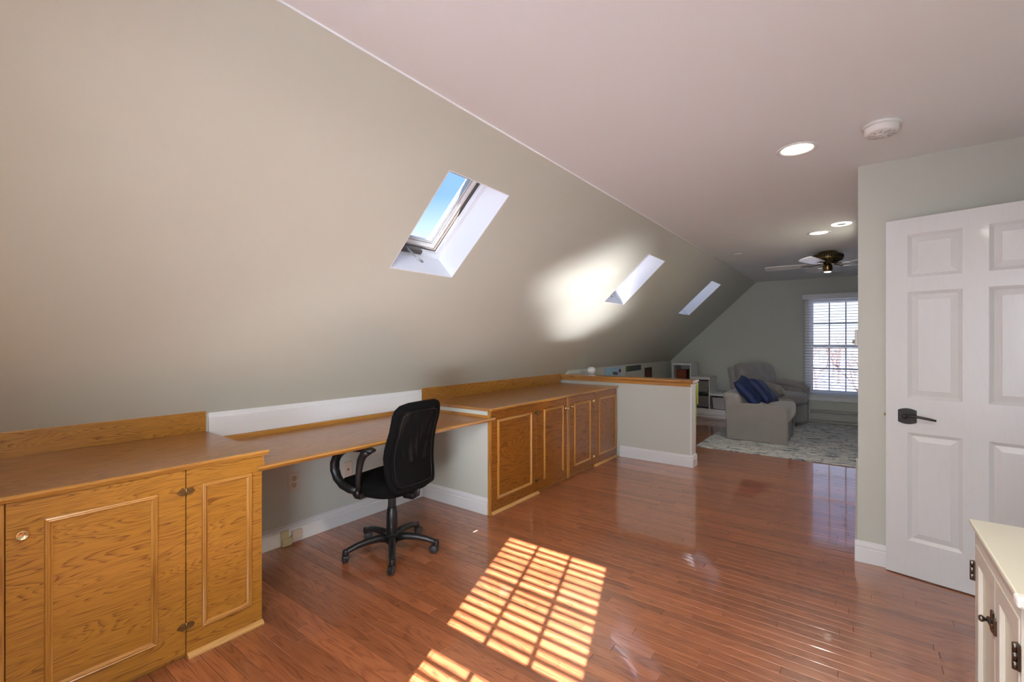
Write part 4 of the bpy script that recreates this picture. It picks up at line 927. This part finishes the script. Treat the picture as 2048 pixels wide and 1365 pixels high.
m = MB(); m.cbox(CX - .008, CX - .001, 1.722, 1.742, .585, .640, .002); m.cbox(CX - .008, CX - .001, 1.696, 1.714, .590, .632, .002)
m.cbox(CX - .014, CX - .007, 1.700, 1.748, .606, .618, .002); m.lathe([(.005, 0), (.004, .005), (.008, .010), (.009, .014), (.006, .018), (0, .018)], M=Matrix.Translation((CX - .012, 1.736, .612)) @ Matrix.Rotation(R(-90), 4, 'Y'), n=16); m.build('turn_latch', M['pewter'], wc)

# ------------------------------------------------------------------ outdoors
MB().box(-90, 90, 10.0, 140, -3.3, -3.0).build('snowy_ground', M['snow'], kind='structure', label='bright snowy ground outside the far window', cat='ground')
MB().box(-60, 60, -60, -1.2, -3.3, -3.0).build('near_snowy_ground', M['snow'], kind='structure', label='snowy ground outside behind the camera', cat='ground')
def tree_mesh(seed, hgt, twig):
    rnd = random.Random(seed); m = MB()
    def br(p, d, ln, r, lev):
        q = p + d * ln * .5 + Vector((rnd.uniform(-1, 1), rnd.uniform(-1, 1), 0)) * ln * .05; e_ = p + d * ln
        m.tube([p, q, e_], [r, r * .8, r * .6], 4 if lev > 1 else 6, caps=False)
        if lev >= 5: return
        for _ in range(3 if lev < 4 else twig):
            ax = Vector((rnd.uniform(-1, 1), rnd.uniform(-1, 1), rnd.uniform(-.3, 1))).normalized(); nd = (d * .75 + ax * .7).normalized()
            br(p + d * ln * rnd.uniform(.55, 1), nd, ln * rnd.uniform(.6, .8), r * .55, lev + 1)
    br(Vector((0, 0, 0)), Vector((0, 0, 1)), hgt * .3, hgt * .018, 0); return m.mesh('bare_tree', M['bark'])
tms = [tree_mesh(s_, 10, 3) for s_ in (1, 2, 3)]
rnd = random.Random(5)
grid_ = [(X0, Y0) for Y0, xs_ in ((34, (-5.2, -.2)), (42, (-7.4, -2.4, 2.6)), (50, (-9.6, -4.4, .6)), (58, (-11, -6.6, -1.4, 3.6)), (68, (-12, -7, -2, 3))) for X0 in xs_]
ROWN = {34: 'nearest row', 42: 'second row', 50: 'third row', 58: 'fourth row', 68: 'farthest row'}
for k, (X_, Y_) in enumerate(grid_):
    put(tms[k % 3], 'bare_tree', None, (X_ + rnd.uniform(-.4, .4), Y_ + rnd.uniform(-.8, .8), -3.0), (0, 0, rnd.uniform(0, 6)), label='leafless pale brown tree in the woods beyond the far window', cat='tree', group='bare trees outside the far window').scale = [(.62 if Y_ > 40 else .55) * rnd.uniform(.9, 1.1)] * 3
def shrub(x_, y_, rx, rz, label):
    m = MB(); rr_ = random.Random(int(x_ * 10))
    for k in range(420):
        a, b_, c_ = rr_.uniform(0, 6.28), rr_.uniform(-.2, 1), rr_.uniform(.6, 1); rad_ = math.sqrt(max(0, 1 - b_ * b_)) * c_
        p = Vector((rx * rad_ * math.cos(a), .8 * rad_ * math.sin(a), rz * (b_ * c_ * .5 + .5))); s_ = .09
        q = [p + Vector((rr_.uniform(-1, 1), rr_.uniform(-1, 1), rr_.uniform(-1, 1))) * s_ for _ in range(3)]; m.add(q, [(0, 1, 2)])
    o = m.build('yellow_shrub', M['gold'], label=label, cat='shrub'); o.location = (x_, y_, -3.0); return o
shrub(-.3, 38, 2.2, 1.15, 'yellow shrub outside, right part of the far window')
shrub(-2.2, 32, .9, 0.75, 'small yellow shrub outside, lower left of the far window')
